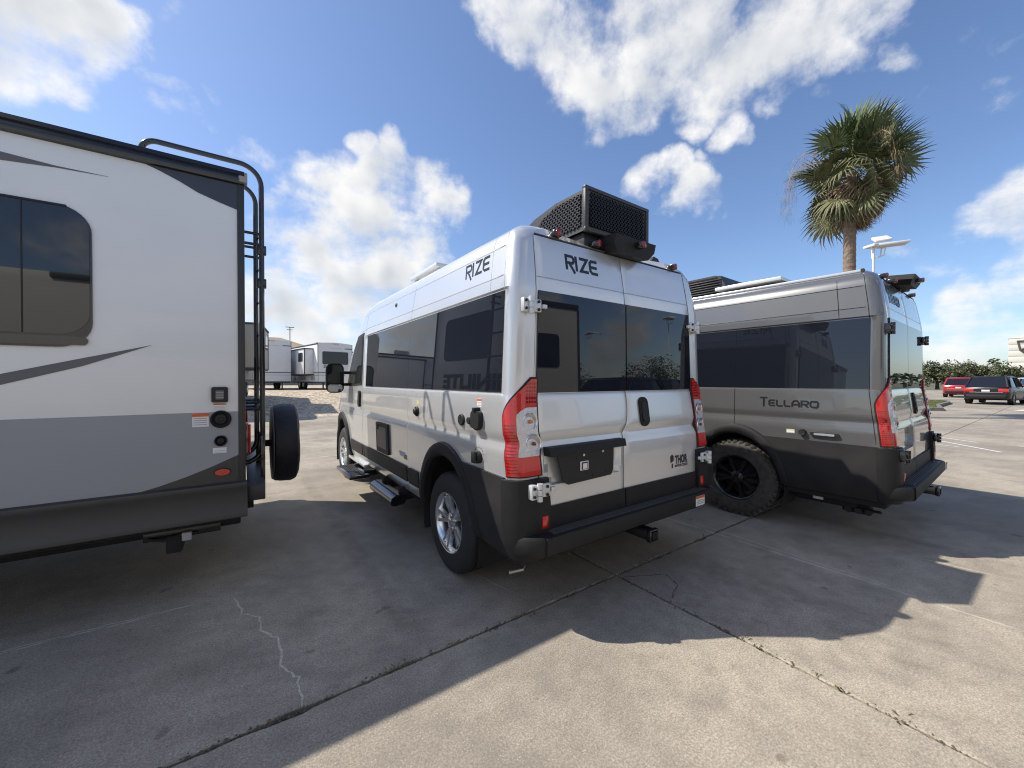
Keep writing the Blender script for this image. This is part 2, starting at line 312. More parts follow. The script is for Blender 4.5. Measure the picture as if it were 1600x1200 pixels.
def wheel(parent, x, y, sgn, rad, style, tyre, rimm):
    """sgn -1: left side. x is the outer face"""
    ax = (sgn, 0, 0); o = (x, y, rad); w = .225 if style == 'alloy' else .25; rr_ = .205 if style == 'alloy' else .22
    hub = MB().lathe([(.0, -w*.62), (.17, -w*.62), (.17, -w*.5), (.09, -w*.45), (.07, -.06), (0, -.05)], o, ax, 28).build('wheel', UNDER, parent)
    P = [(rr_, -.012), (rr_+.012, -.004), (rr_+.03, .0), (rad-.075, .004), (rad-.045, .0), (rad-.018, -.014), (rad-.004, -.03), (rad, -.045)]
    gro = [-.075, -.115, -.155]
    for g in gro:
        if g > -w+.05: P += [(rad, g+.008), (rad-.009, g+.006), (rad-.009, g-.006), (rad, g-.008)]
    P += [(rad, -w+.03), (rad-.02, -w+.006), (rad-.08, -w), (rr_, -w+.01)]
    t = MB().lathe(P, o, ax, 56).build('tyre', tyre, hub, 40)
    if style != 'alloy':
        kn = MB()
        for k in range(40):
            th = 2*math.pi*k/40
            for row, (a0, a1, r0) in enumerate(((-.006, -.06, -.012), (-.075, -.125, .0), (-.14, -.2, .0))):
                t2 = th+row*.075; M = Matrix.Translation(o) @ Matrix.Rotation(t2, 4, 'X') @ Matrix.Rotation(.35*(1 if row != 1 else -1), 4, 'Z')
                kn.box((sgn*a0, -.018, rad-.02+r0), (sgn*a1, .018, rad+.006+r0*.4), .003, M)
        tag(kn.build('tread_blocks', tyre, hub, 30), kind='stuff')
    rim = MB().lathe([(rr_+.008, -w+.015), (rr_-.012, -w+.03), (rr_-.02, -.05), (rr_-.008, -.02), (rr_+.006, -.004), (rr_+.014, -.002), (rr_+.014, -.012)], o, ax, 48)
    nsp = 5 if style == 'alloy' else 8
    for k in range(nsp):
        th = 2*math.pi*k/nsp+.3
        for d in ((-.2, .2) if style == 'alloy' else (0,)):
            a1 = th+d; a0 = th+d*.35
            e = [Vector((0, math.sin(a0), math.cos(a0)))*.045, Vector((0, math.sin(a1), math.cos(a1)))*(rr_-.012)]
            tn = Vector((0, math.cos(th), -math.sin(th)))
            wd0, wd1 = (.021, .017) if style == 'alloy' else (.016, .03)
            q = []
            for pnt, wd, dep in ((e[0], wd0, -.038), (e[0]*.45+e[1]*.55, (wd0+wd1)*.47, -.022), (e[1], wd1, -.012)):
                q.append([Vector(o)+pnt+tn*a*wd+Vector((sgn*(dep+b), 0, 0)) for a, b in ((-1, -.03), (-.75, 0), (.75, 0), (1, -.03))])
            rim.grid(q, False)
    rim.lathe([(.062, -.06), (.062, -.034), (.045, -.026), (.03, -.018), (0, -.016)], o, ax, 20)
    for k in range(5):
        th = 2*math.pi*k/5; c = Vector(o)+Vector((sgn*-.036, .05*math.sin(th), .05*math.cos(th))); rim.cyl(c, c+Vector((sgn*.014, 0, 0)), .009, .008, 6)
    rim.build('rim', rimm, hub, 40)
    return hub
def marker_lamp(parent, x, y, z):
    b = MB().box((x-.036, y-.028, z-.02), (x+.036, y+.03, z+.016), .01).build('marker_lamp', GLOSSB, parent)
    MB().lathe([(.024, 0), (.022, .008), (.014, .013), (0, .015)], (x, y-.024, z), (0, -1, 0), 14).build('lens', mat('marker red', (.22, .004, .005), .15, 0, .6), b)
def van(name, label, loc, rz, P):
    paint = P['paint']; g = VG(P['hr'], P['hf'], P['win']); hr, hf = g.hr, g.hf
    T = empty(name, loc, rz); tag(T, label, 'camper van', 'camper vans parked side by side')
    # ---- body shell
    st = [0, .006, .018, .036, .06, .09]; y = .13
    while y < hf+.95: st.append(y); y += .05
    st.append(hf+.95)
    grooves = P['grooves']
    for gq, a, b in grooves: st = [q for q in st if abs(q-gq) > .012]+[gq-.004, gq, gq+.004]
    st = sorted(st)
    rows = []
    def ring(q, sgn):
        out = []
        for z0 in Z0S:
            yy = q+lerp(YR_, z0)*max(0, 1-q); x = g.half(yy, z0, q); z = g.zmap(yy, z0)
            for gq, a, b in grooves:
                if abs(q-gq) < 1e-6 and a <= z0 <= b: x -= .007
            if z0 in (2.038, 2.228) and .15 < q < hf-1.0: x -= .007
            if q < .09 and z0 > 2.3: z -= (.09-q)*.25
            out.append((sgn*x, yy, z))
        return out
    for q in st:
        l = ring(q, -1); r_ = ring(q, 1); rows.append(l+r_[::-1][1:])
    body = MB(); n = len(rows[0])
    vs = [p for r_ in rows for p in r_]; fs = []
    for i in range(len(rows)-1):
        for j in range(n-1):
            f = (i*n+j, i*n+j+1, (i+1)*n+j+1, (i+1)*n+j); c = [sum(vs[k][a] for k in f)/4 for a in range(3)]
            cut = False
            for h in (hr, hf):
                if ((c[1]-h)/.455)**2+((c[2]-.36)/.55)**2 < 1 and abs(c[0]) > .6: cut = True
            if not cut: fs.append(f)
    fs.append(tuple((len(rows)-1)*n+k for k in range(n)))
    body.add(vs, fs)
    # rear surround between the corner and the doors, and the underbody
    r0 = rows[0]; op = []
    for x, yy, z in r0:
        zc = min(z, 2.312); xo = min(abs(x), lerp(XD_, zc)+.008); op.append((math.copysign(xo, x), lerp(YR_, zc)+.004, zc))
    body.grid([r0, op, [(p[0], p[1]+.05, p[2]) for p in op]])
    bo = body.build('body', paint, T, 28)
    MB().box((-.93, .16, .34), (.93, hf+.75, .40), .02).build('floor_pan', UNDER, T)
    MB().grid([[(x, lerp(YR_, z)+.035, z) for x in (-.86, 0, .86)] for z in (.42, .9, 1.1, 1.33, 1.96, 2.06, 2.305)]).build('door_frame', GAP, T)
    MB().cyl((-.8, hr, .36), (.8, hr, .36), .05, seg=10).build('rear_axle', UNDER, T)
    for h in (hr, hf):
        for sg in (-1, 1):
            arc = [(h+.45*math.cos(t), .36+.54*math.sin(t)) for t in [math.pi*k/20 for k in range(-2, 23)]]
            MB().grid([[(sg*.985, a, b) for a, b in arc], [(sg*.60, a, b) for a, b in arc], [(sg*.58, h, .36)]*len(arc)]).build('wheel_well', UNDER, T)
    S = lambda sg, eps=0.: (lambda a, b, off: (sg*(g.surf(a, b)+off+eps), a, b))
    def rearmap(a, b, off): return (a, lerp(YR_, b)-lerp(BU_, b)*(b < 1.33)-off, b)
    # ---- rear doors
    for sg in (-1, 1):
        zs = [.515, .56, .62, .68, .72, .76, .80, .805, .84, .88, .92, .96, .985, .99, 1.02, 1.05, 1.058, 1.075, 1.105, 1.125, 1.16, 1.22, 1.28, 1.318, 1.330, 1.337, 1.45, 1.6, 1.75, 1.9, 1.96, 2.031, 2.035, 2.039, 2.1, 2.18, 2.25, 2.297]
        rws = []
        for z in zs:
            xo = sg*lerp(XD_, z); xi = lerp(XS_, z)+sg*.0035; r_ = []
            nx = 26
            for k in range(nx+1):
                x = xi+(xo-xi)*k/nx; yy = lerp(YR_, z)-lerp(BU_, z)*(z < 1.33)
                if 1.331 < z < 1.955: yy += .004
                if z == 2.035: yy += .007
                if sg < 0 and .80 <= z <= .985 and -.80+(.985-z)*.35 < x < -.115-(.985-z)*.3: yy += .03 if .803 < z < .987 else 0
                e = min(abs(x-xi), abs(xo-x), z-.515, 2.297-z); yy += max(0, .008-e)*.8
                r_.append((x, yy, z))
            rws.append(r_)
        edge = lambda pts: [(p[0], p[1]+.03, p[2]) for p in pts]
        d = MB().grid(rws); d.grid([rws[-1], edge(rws[-1])]); d.grid([rws[0], edge(rws[0])]); d.grid([[r_[0] for r_ in rws], edge([r_[0] for r_ in rws])]); d.grid([[r_[-1] for r_ in rws], edge([r_[-1] for r_ in rws])])
        dr = d.build('rear_door', paint, T, 28)
        gp = [(lerp(XS_, 1.34)+sg*.006, 1.342), (sg*(lerp(XD_, 1.34)-.012), 1.342), (sg*(lerp(XD_, 1.95)-.010), 1.95), (lerp(XS_, 1.9)+sg*.006, 1.95)]
        MB().patch(gp, lambda a, b, off: (a, lerp(YR_, b)-off, b), .004, .2).build('window', GLASS, dr)
        cp = [(lerp(XS_, .5)+sg*.006, .52), (sg*.828, .52), (sg*.828, .682), (lerp(XS_, .7)+sg*.006, .682)]
        MB().patch(cp, rearmap, .010, .3).build('lower_cladding', PLAST, dr)
        hb = P['hinge']
        for hz, hx in ((1.85, .868), (.795, .885)):
            if hz < 1 and sg > 0: hx = .88
            yy = lerp(YR_, hz)-(.034 if hz < 1 else 0)
            hg = MB().box((sg*(hx-.085), yy-.024, hz-.036), (sg*(hx-.018), yy-.002, hz+.040), .007)
            hg.box((sg*(hx-.125), yy-.03, hz-.012), (sg*(hx-.09), yy-.006, hz+.014), .006)
            for k in (-.034, 0, .034): hg.cyl((sg*hx, yy-.034, hz+k-.015), (sg*hx, yy-.034, hz+k+.015), .017, seg=12)
            hg.box((sg*(hx-.03), yy-.036, hz-.03), (sg*(hx+.01), yy-.012, hz+.03), .005)
            hg.box((sg*(hx+.008), yy-.028, hz-.042), (sg*(hx+.05), yy+.03, hz+.042), .009)
            ho = hg.build('hinge', hb, T)
            for k in (-.022, .024): MB().cyl((sg*(hx-.06), yy-.033, hz+k), (sg*(hx-.06), yy-.026, hz+k), .009, seg=8).build('bolt', BLACK, ho); MB().cyl((sg*(hx+.035), yy-.036, hz+k), (sg*(hx+.035), yy-.028, hz+k), .009, seg=8).build('bolt', BLACK, ho)
        # ---- tail lamp round the corner
        U0, U1 = .12, .355
        def lamp(z, u, off): x, yy = corner(z, u, off); return (sg*x, yy, z)
        def t0(z): return 0 if z < 1.2 else .78*min(1, (z-1.2)/.235)**1.6
        zl = [.868+.567*k/30 for k in range(31)]; NU = 16
        def shell(zlist, fa, fb, o1, o0):
            rws = [[lamp(z, U0+(U1-U0)*(fa(z)+(fb(z)-fa(z))*k/NU), o1) for k in range(NU+1)] for z in zlist]
            low = [[lamp(z, U0+(U1-U0)*(fa(z)+(fb(z)-fa(z))*k/NU), o0) for k in range(NU+1)] for z in zlist]
            m_ = MB().grid(rws)
            for A, B in ((rws[0], low[0]), (rws[-1], low[-1]), ([r_[0] for r_ in rws], [r_[0] for r_ in low]), ([r_[-1] for r_ in rws], [r_[-1] for r_ in low])): m_.grid([A, B])
            return m_
        shell(zl, lambda z: t0(z), lambda z: 1, .006, -.02).build('lamp_gasket', BLACK, T)
        tl = shell([.878+.545*k/30 for k in range(31)], lambda z: min(.9, t0(z)+.05), lambda z: .93, .014, 0).build('tail_lamp', REDLENS, T)
        zc = [.985+.275*k/14 for k in range(15)]
        def ca(z): return .36+(.25*max(0, (z-1.21)/.05)**2 if z > 1.21 else 0)
        shell(zc, ca, lambda z: .93, .0165, .01).build('clear_lens', CLEARL, tl)
        rb = MB()
        for k in range(16):
            z = .895+k*.0175
            if z > 1.16: break
            rb.grid([[lamp(z+dz, U0+(U1-U0)*(.07+.27*j/6), .0155) for j in range(7)] for dz in (0, .004)])
        rb.build('lens_ribs', REDDARK, tl)
        gr = MB()
        for k in range(6):
            for j in range(4):
                u = U0+(U1-U0)*(.62+.08*j); z = 1.285+.021*k
                gr.add([lamp(z, u, .0155), lamp(z, u+.011, .0155), lamp(z+.012, u+.011, .0155), lamp(z+.012, u, .0155)], [(0, 1, 2, 3)])
        gr.build('led_cells', REDDARK, tl)
        for zc_, rr_, mm in ((1.18, .05, CHROME), (1.055, .055, CHROME)):
            u = U0+(U1-U0)*.70; cx, cy = corner(zc_, u, .017)
            MB().lathe([(rr_*.84, .001), (rr_*.5, -.004), (.012, -.006)], (sg*cx, cy, zc_), (sg*.1, -1, 0), 24).build('reflector_bowl', mat('lamp bowl', (.38, .38, .40), .25, .5, .6), tl)
            MB().lathe([(rr_, 0), (rr_*.95, .006), (rr_*.84, .001)], (sg*cx, cy, zc_), (sg*.1, -1, 0), 24).build('bowl_rim', CHROME, tl)
            MB().lathe([(.012, 0), (.010, .008), (0, .011)], (sg*cx-sg*.0, cy-.006, zc_), (0, -1, 0), 10).build('bulb', AMBER if zc_ > 1.1 else REDDARK, tl)
        # ---- bumper corner
        zb = [.402+.453*k/8 for k in range(9)]; us = [.10+.285*k/14 for k in range(15)]
        def bc(z, u, o): x, yy = corner(z, u, o+.012*(1-abs(z-.66)/.25)); return (sg*x, yy, z)
        m_ = MB(); rws = [[bc(z, u, .024) for u in us] for z in zb]; m_.grid(rws); m_.grid([rws[-1], [bc(.86, u, -.06) for u in us]])
        m_.grid([[r_[-1] for r_ in rws], [(r_[-1][0], r_[-1][1]+.06, r_[-1][2]) for r_ in rws]]); m_.grid([[r_[0] for r_ in rws], [(r_[0][0]-sg*.04, r_[0][1], r_[0][2]) for r_ in rws]])
        bcn = m_.build('bumper_corner', PLAST, T)
        x, yy = corner(.62, .342, .03); MB().box((sg*(x+.026), yy-.009, .575), (sg*(x-.018), yy+.01, .645), .005).build('reflector', REDLENS, bcn)
    # bumper beam with a ribbed step
    def plan(o): 
        pts = []
        for k in range(9): t = math.pi/2*k/8; pts.append((-.985-o+.16*(1-math.cos(t)) if 0 else -(.835+.16*math.cos(t)+o*math.cos(t)), .21-(.19+o)*math.sin(t)-.01))
        return pts+[(-p[0], p[1]) for p in pts[::-1]]
    bb = MB().box((-.872, -.004, .449), (.872, .13, .548), .010).build('rear_bumper', PLAST, T, 30)
    sec = [(-.055, .44), (.004, .44), (.012, .455), (.012, .535), (.002, .55), (-.07, .556), (-.12, .556)]
    pl = plan(0); half_ = 9
    for sg in (-1, 1):
        rws = []
        for o, z in sec:
            pp = [p for p in plan(o) if p[0]*sg > .3]; pp = sorted(pp, key=lambda p: -abs(p[0])); pp = pp+[(sg*.877, pp[-1][1])] if abs(pp[-1][0]) > .88 else pp[:-1]+[(sg*.877, pp[-1][1])]
            rws.append([(x, yy, z) for x, yy in pp])
        MB().grid(rws).build('bumper_end', PLAST, bb, 40)
    for k in range(6): MB().box((-.80, .022+k*.015, .551), (.80, .030+k*.015, .556), .001).build('step_rib', mat('tread plastic', (.06, .06, .062), .5), bb)
    if P.get('bumper_sticker'):
        x0 = P['bumper_sticker']; s_ = MB().box((x0, -.007, .455), (x0+.12, -.0045, .53)).build('sticker', STICK, bb)
        MB().box((x0, -.0095, .512), (x0+.12, -.0072, .53)).build('sticker_heading', STICKR, s_)
        for k in range(3): MB().box((x0+.01, -.0095, .47+k*.012), (x0+.11, -.0072, .4745+k*.012)).build('printed_line', STICKG, s_)
    hx = 0.02
    h_ = MB(); h_.box((hx-.035, -.05, .345), (hx+.035, .3, .415), .004); h_.box((hx-.045, -.05, .34), (hx+.045, -.02, .42), .004); h_.build('hitch_receiver', GLOSSB, T); MB().box((hx-.024, -.054, .356), (hx+.024, -.048, .404)).build('hitch_opening', GAP, T)
    MB().box((-.5, .22, .38), (.5, .3, .46), .01).build('hitch_beam', GLOSSB, T)
    # ---- handle, badge, plate bracket on the doors
    MB().patch(rr(.115, 1.085, .215, 1.295, .045, 6), rearmap, .012).build('door_handle', PLAST, T)
    MB().patch(rr(.135, 1.12, .195, 1.26, .028, 5), rearmap, .004+.012).build('handle_grip', BLACK, T)
    lab = P['rear_text']
    if lab[0] == 'RIZE': pol = strokes('RIZE', -.545, 2.118, .10, .078, .019, .013)
    else: pol = strokes('T', -.70, 2.10, .115, .06, .017, .01)+strokes('ELLArO', -.63, 2.10, .088, .058, .016, .011)
    m_ = MB(); [m_.patch(p, rearmap, .0012+.0003*i) for i, p in enumerate(pol)]; m_.build('rear_lettering', DECAL, T)
    if P['plate']:
        hd = MB(); hd.prism([(-.80, 1.028), (-.13, 1.028), (-.135, .982), (-.795, .978)], lambda a, b: (a, .10-.03-(1.028-b)*.3, b), lambda a, b: (a, .12, b)); hd.build('plate_lamp_hood', PLAST, T)
        pb = MB().prism([(-.72, .985), (-.225, .985), (-.228, .835), (-.25, .80), (-.63, .79), (-.665, .81)], lambda a, b: (a, .088, b), lambda a, b: (a, .10, b)).build('plate_bracket', BLACK, T)
        fr = MB(); fr.box((-.535, .082, .862), (-.465, .0875, .918), .003); fr.build('bracket_card', STICK, pb)
        MB().box((-.525, .079, .868), (-.475, .0815, .912)).build('bracket_opening', BLACK, pb)
        MB().box((-.518, .0765, .872), (-.482, .0786, .905)).build('card_print', STICK, pb)
        for a, b in ((-.50, .955), (-.33, .962), (-.56, .94), (-.42, .82), (-.30, .83), (-.62, .83)): MB().lathe([(.009, 0), (.007, .004), (0, .005)], (a, .088, b), (0, -1, 0), 10).build('screw', ZINC if b > .95 else BLACK, pb)
        font_part('maker_badge', 'THOR', .085, lambda a, b, off: rearmap(a+.50, b+.775, off), DECAL, T, .004, .17)
        font_part('maker_subline', 'MOTOR COACH', .026, lambda a, b, off: rearmap(a+.50, b+.748, off), DECAL, T, .0012, .17)
        em = MB(); em.patch([(.445, .785), (.485, .80), (.485, .835), (.465, .85), (.44, .835)], rearmap, .0015); em.patch([(.458, .745), (.474, .745), (.476, .78), (.458, .78)], rearmap, .0015); em.build('maker_emblem', DECAL, T)
    # ---- sides
    for sg in (-1, 1):
        sm = S(sg)
        (wa, wb, splits) = P['glass']
        ed = [wa]+splits+[wb]
        for a, b in zip(ed, ed[1:]):
            r_ = .02
            MB().patch([(a+.0012, 1.345), (b-.0012, 1.345), (b-.0012, 1.945), (a+.0012, 1.945)], sm, .004, .15).build('side_window', GLASS, T)
        # wheel arches
        for h in (hr, hf):
            rws = []
            for k in range(41):
                t = .10+(math.pi-.20)*k/40; r_ = []
                for fr_, ou in ((0, -.05), (.02, .012), (.25, .030), (.7, .032), (.93, .022), (1, .0)):
                    a = .415+.08*fr_; b = .50+.105*fr_; yy = h+a*math.cos(t); z = .36+b*math.sin(t)
                    r_.append((sg*(max(.95, g.surf(max(yy, .25), max(.42, z)))+ou), yy, z))
                rws.append(r_)
            MB().grid(rws).build('wheel_arch_trim', PLAST, T)
        tl_, wl = P['tyre']
        for h in (hr, hf): wheel(T, sg*.985, h, sg, P['rad'], wl, tl_, P['rim'])
        # cladding behind the rear wheel, rocker moulding
        yl = .205
        cl = [(yl, .402), (hr-.47, .402), (hr-.478, .48), (hr-.46, .56), (hr-.435, .64), (hr-.40, .70), (hr-.345, .77), (hr-.28, .83), (hr-.225, .868), (yl, .862)]
        MB().patch(cl, sm, .016, .1).build('side_cladding', PLAST2, T)
        for a, b in P['mould']:
            MB().patch(rr(a, .505, b, .642, .012, 3), sm, .014, .2).build('rocker_moulding', PLAST2, T)
        # cab door window, handle, mirror
        cw = [(hf-1.10, 1.36), (hf-.42, 1.34), (hf-.30, 1.38), (hf-.38, 1.55), (hf-.60, 1.82), (hf-.78, 1.98), (hf-1.10, 2.0)]
        MB().patch(cw, sm, .006, .1).build('cab_window_surround', BLACK, T)
        MB().patch([(hf-1.07, 1.385), (hf-.45, 1.37), (hf-.43, 1.52), (hf-.63, 1.79), (hf-.79, 1.95), (hf-1.07, 1.965)], sm, .009, .1).build('cab_window', GLASS2, T)
        MB().patch(rr(hf-1.08, 1.09, hf-1.0, 1.29, .035, 5), sm, .02).build('cab_door_handle', PLAST, T)
        y0 = hf-.42; m_ = MB(); m_.box((sg*.96, y0-.05, 1.34), (sg*1.14, y0+.03, 1.38), .012); m_.box((sg*.96, y0-.04, 1.50), (sg*1.12, y0+.02, 1.54), .012); mo = m_.build('mirror_arm', PLAST, T)
        prof = rr(1.07, 1.25, 1.29, 1.64, .07, 6)
        MB().prism(prof, lambda a, b: (sg*a, y0-.05, b), lambda a, b: (sg*(1.2+(a-1.2)*.75), y0+.13, 1.44+(b-1.44)*.8)).build('mirror_housing', PLAST, mo)
        MB().prism(rr(1.085, 1.38, 1.275, 1.62, .055, 5), lambda a, b: (sg*a, y0-.053, b), lambda a, b: (sg*a, y0-.049, b)).build('mirror_glass', GLASS2, mo)  # dark glass instead of silvering: its colour stands in for dark reflections
        MB().prism(rr(1.09, 1.265, 1.27, 1.365, .04, 5), lambda a, b: (sg*a, y0-.053, b), lambda a, b: (sg*a, y0-.049, b)).build('wide_mirror_glass', mat('mirror', (.25, .26, .28), .03, 1.), mo)
        MB().box((sg*1.0, hf-1.2, .36), (sg*.9, hf-.4, .40), .01).build('sill', paint, T)
    # windscreen, head lamps, grille: seen only from the front
    ws = []
    for k in range(9):
        yy = hf-.68+.84*k/8; zt, b = g.front(yy); ws.append([(x*.80*lerp(PT_, yy-hf), yy+.01, zt+.006-.03*abs(x)**3) for x in (-1, -.8, -.5, 0, .5, .8, 1)])
    MB().grid(ws).build('windscreen', GLASS2, T)
    MB().box((-.5, hf+.9, .62), (.5, hf+.965, .84), .02).build('grille', PLAST, T); MB().box((-.72, hf+.85, .36), (.72, hf+.97, .58), .04).build('front_bumper', PLAST, T)
    for sg in (-1, 1): MB().lathe([(.12, 0), (.09, .04), (0, .06)], (sg*.62, hf+.80, .98), (0, 1, .3), 18).build('head_lamp', CLEARL, T)
    return T, g
def roof_ac(T, x0, x1, y0, y1, z0, z1, style):
    xc = (x0+x1)/2; zb = lambda y: z0
    prof = [(y0, z0), (y0-.01, z1-.02), (y0+.01, z1), (y0+.30, z1+.005), (y0+.55, z1-.03), (y1-.18, z1-.13), (y1-.03, z0+.06), (y1, z0)] if style == 'hex' else [(y0, z0), (y0+.03, z0+.1), (y0+.12, z1-.02), (y0+.2, z1), (y1-.25, z1), (y1-.12, z1-.03), (y1, z0)]
    wid = lambda i: 1
    m_ = MB(); rows = []
    for fx in (0, .03, .5, .97, 1):
        dz = .012 if fx in (0, 1) else 0
        rows.append([(x0+(x1-x0)*fx, y, max(z0, z-dz)) for y, z in prof])
    m_.grid(rows)
    m_.add(rows[0], [tuple(range(len(prof)))]); m_.add(rows[-1], [tuple(range(len(prof)))])
    sh = m_.build('roof_air_conditioner', mat('ac shroud', (.035, .035, .036), .42, 0, 0, .12, 15, .15, 700), T, 30)
    def bars(mp, a0, a1, b0, b1, step, w, clipf):
        mm = MB()
        for sgn in (1, -1):
            c = a0-(b1-b0) if sgn > 0 else a0
            while c < a1+(b1-b0):
                pts = []; nseg = 40
                for k in range(nseg+1):
                    b = b0+(b1-b0)*k/nseg; a = c+sgn*(b-b0)
                    if a0 <= a <= a1 and clipf(a, b): pts.append((a, b))
                if len(pts) > 1:
                    (p, q) = pts[0], pts[-1]
                    mm.add([mp(p[0]-w, p[1], .0), mp(p[0]+w, p[1], .0), mp(q[0]+w, q[1], .0), mp(q[0]-w, q[1], .0), mp(p[0]-w, p[1], .008), mp(p[0]+w, p[1], .008), mp(q[0]+w, q[1], .008), mp(q[0]-w, q[1], .008)], [(4, 5, 6, 7), (0, 1, 5, 4), (1, 2, 6, 5), (2, 3, 7, 6), (3, 0, 4, 7)])
                c += step
        return mm
    GR = mat('ac grille', (.03, .03, .031), .4)
    if style == 'hex':
        for sg, xx in ((-1, x0), (1, x1)):
            poly = [(y0+.035, z0+.03), (y0+.03, z1-.035), (y0+.30, z1-.035), (y0+.46, z1-.08), (y0+.66, z0+.03)]
            MB().patch(poly, lambda a, b, off: (xx+sg*off, a, b), .0015, 2, 0).build('side_mesh_backing', GAP, sh)
            top = [(y0+.03, z1-.035), (y0+.30, z1-.035), (y0+.46, z1-.08), (y0+.66, z0+.03)]
            tag(bars(lambda a, b, off: (xx+sg*(off+.002), a, b), y0+.035, y0+.66, z0+.03, z1-.035, .036, .005, lambda a, b: b <= lerp(top, a)).build('side_grille', GR, sh, 0), kind='stuff')
        MB().patch([(x0+.035, z0+.035), (x1-.035, z0+.035), (x1-.035, z1-.03), (x0+.035, z1-.03)], lambda a, b, off: (a, y0-.004-off, b), .003, 2, 0).build('rear_mesh_backing', GAP, sh)
        tag(bars(lambda a, b, off: (a, y0-.009-off, b), x0+.035, x1-.035, z0+.035, z1-.03, .03, .0035, lambda a, b: True).build('rear_grille', mat('ac rear grille', (.006, .006, .007), .5), sh, 0), kind='stuff')
        for a in (x0, x1): MB().box((a-.018, y0-.022, z0), (a+.018, y0+.012, z1-.008), .012).build('corner_post', sh.data.materials[0], sh)
        MB().box((x0-.018, y0-.022, z1-.02), (x1+.018, y0+.012, z1+.006), .008).build('top_rail', sh.data.materials[0], sh)
        MB().box((x0-.018, y0-.022, z0-.01), (x1+.018, y0+.012, z0+.022), .008).build('bottom_rail', sh.data.materials[0], sh)
    else:
        for sg, xx in ((-1, x0), (1, x1)):
            MB().patch([(y0+.1, z0+.05), (y1-.2, z0+.05), (y1-.28, z1-.03), (y0+.16, z1-.03)], lambda a, b, off: (xx+sg*off, a, b), .002, 3, 0).build('vent_backing', GAP, sh)
            for k in range(7):
                z = z0+.06+k*(z1-z0-.1)/7; MB().box((xx-.004, y0+.11, z), (xx+sg*.014, y1-.24, z+.012), .002).build('louvre', GR, sh)
    return sh
def sticker(parent, mp, a, b, w, h, head=STICKR, base=STICK, lines=3):
    s_ = MB().patch([(a, b), (a+w, b), (a+w, b+h), (a, b+h)], mp, .0012, 1, -.001).build('sticker', base, parent, 0)
    if head: MB().patch([(a, b+h*.72), (a+w, b+h*.72), (a+w, b+h*.98), (a, b+h*.98)], mp, .0022, 1, .0013).build('sticker_heading', head, s_, 0)
    for k in range(lines):
        z = b+h*(.12+.6*k/max(1, lines)); MB().patch([(a+w*.08, z), (a+w*.9, z), (a+w*.9, z+h*.06), (a+w*.08, z+h*.06)], mp, .0022, 1, .0013).build('printed_line', STICKG, s_, 0)
    return s_
# ---- the silver van
V1, G1 = van('camper_van', 'silver camper van with a black boxy air conditioner at the rear of its roof', (0, 0, 0), 0, dict(paint=SILVER, hr=1.0, hf=4.45, win=(.27, 3.22), glass=(.275, 3.205, [1.80]),
    grooves=[(.115, 1.45, 2.37), (.30, 1.99, 2.30), (1.76, .44, 2.26), (3.285, .44, 2.2), (4.2, .5, 1.2)], hinge=ZINC, rear_text=('RIZE',), plate=True, tyre=(RUBBER, 'alloy'), rim=CHROME, rad=.366,
    mould=[(1.51, 1.74), (1.78, 3.20), (3.215, 3.27), (3.30, 3.90)], bumper_sticker=.60))
for sg in (-1, 1):
    sm = lambda a, b, off: (sg*(G1.surf(a, b)+off), a, b)
    pol = strokes('RIZE', .79 if sg < 0 else .45, 2.115, .10, .085, .016, .014, .18 if sg > 0 else -.18, flip=(sg < 0))
    m_ = MB(); [m_.patch(p, sm, .0012+.0003*i) for i, p in enumerate(pol)]; m_.build('side_lettering', DECAL, V1)
sm = lambda a, b, off: (-(G1.surf(a, b)+off), a, b)
def cap(T, sm, a, b, r, name, d=.016):
    c = sm(a, b, 0); c2 = sm(a, b, .05); ax = Vector(c2)-Vector(c)
    o = MB().lathe([(r, 0), (r, d*.6), (r*.85, d), (r*.5, d*.9), (0, d)], c, ax, 20).build(name, PLAST, T); return o
c = cap(V1, sm, 1.53, 1.155, .042, 'water_inlet'); MB().lathe([(.028, .0), (.028, .012), (.02, .02), (0, .02)], sm(1.53, 1.155, .012), (-1, 0, 0), 14).build('inlet_cap', BLACK, c)
sticker(V1, sm, 1.495, 1.21, .045, .035, None, STICKY, 1)
cap(V1, sm, .725, 1.15, .040, 'cable_socket'); cap(V1, sm, .618, 1.153, .024, 'small_socket')
c = cap(V1, sm, .505, 1.155, .055, 'power_inlet', .03); MB().patch(rr(.452, 1.115, .555, 1.225, .03), sm, .034).build('inlet_flap', PLAST, c); MB().box((-1.05, .49, 1.225), (-1.0, .52, 1.245), .004).build('flap_hinge', PLAST, c)
sticker(V1, sm, .475, 1.25, .055, .05)
c = cap(V1, sm, .495, .935, .04, 'fuel_valve', .03); MB().box((-1.06, .475, .90), (-1.03, .515, .975), .008).build('valve_lever', BLACK, c)
for k in range(7):
    t = math.pi*k/6; MB().patch(circle(.495+.05*math.cos(t), .96+.035*math.sin(t), .004, 6), sm, .0015).build('valve_print', DECAL, V1, 0)
hp = MB().patch(rr(2.27, .665, 2.66, .975, .02), sm, .02, .2).build('service_hatch', PLAST2, V1); MB().patch(rr(2.315, .715, 2.615, .935, .012), sm, .023, .2, .0195).build('hatch_panel', mat('hatch panel', (.055, .055, .058), .45), hp); MB().patch(rr(2.56, .90, 2.60, .95, .01), sm, .03, .2, .019).build('hatch_latch', BLACK, hp)
m_ = MB(); m_.patch([(1.80, .715), (1.84, .76), (2.0, .76), (1.97, .715)], sm, .0015); m_.build('badge', DECALG, V1, 0)
m_ = MB(); m_.patch([(1.78, .70), (1.80, .745), (1.86, .735), (1.86, .70)], sm, .0022, .12, .0016); m_.build('badge_print', DECAL, V1, 0)
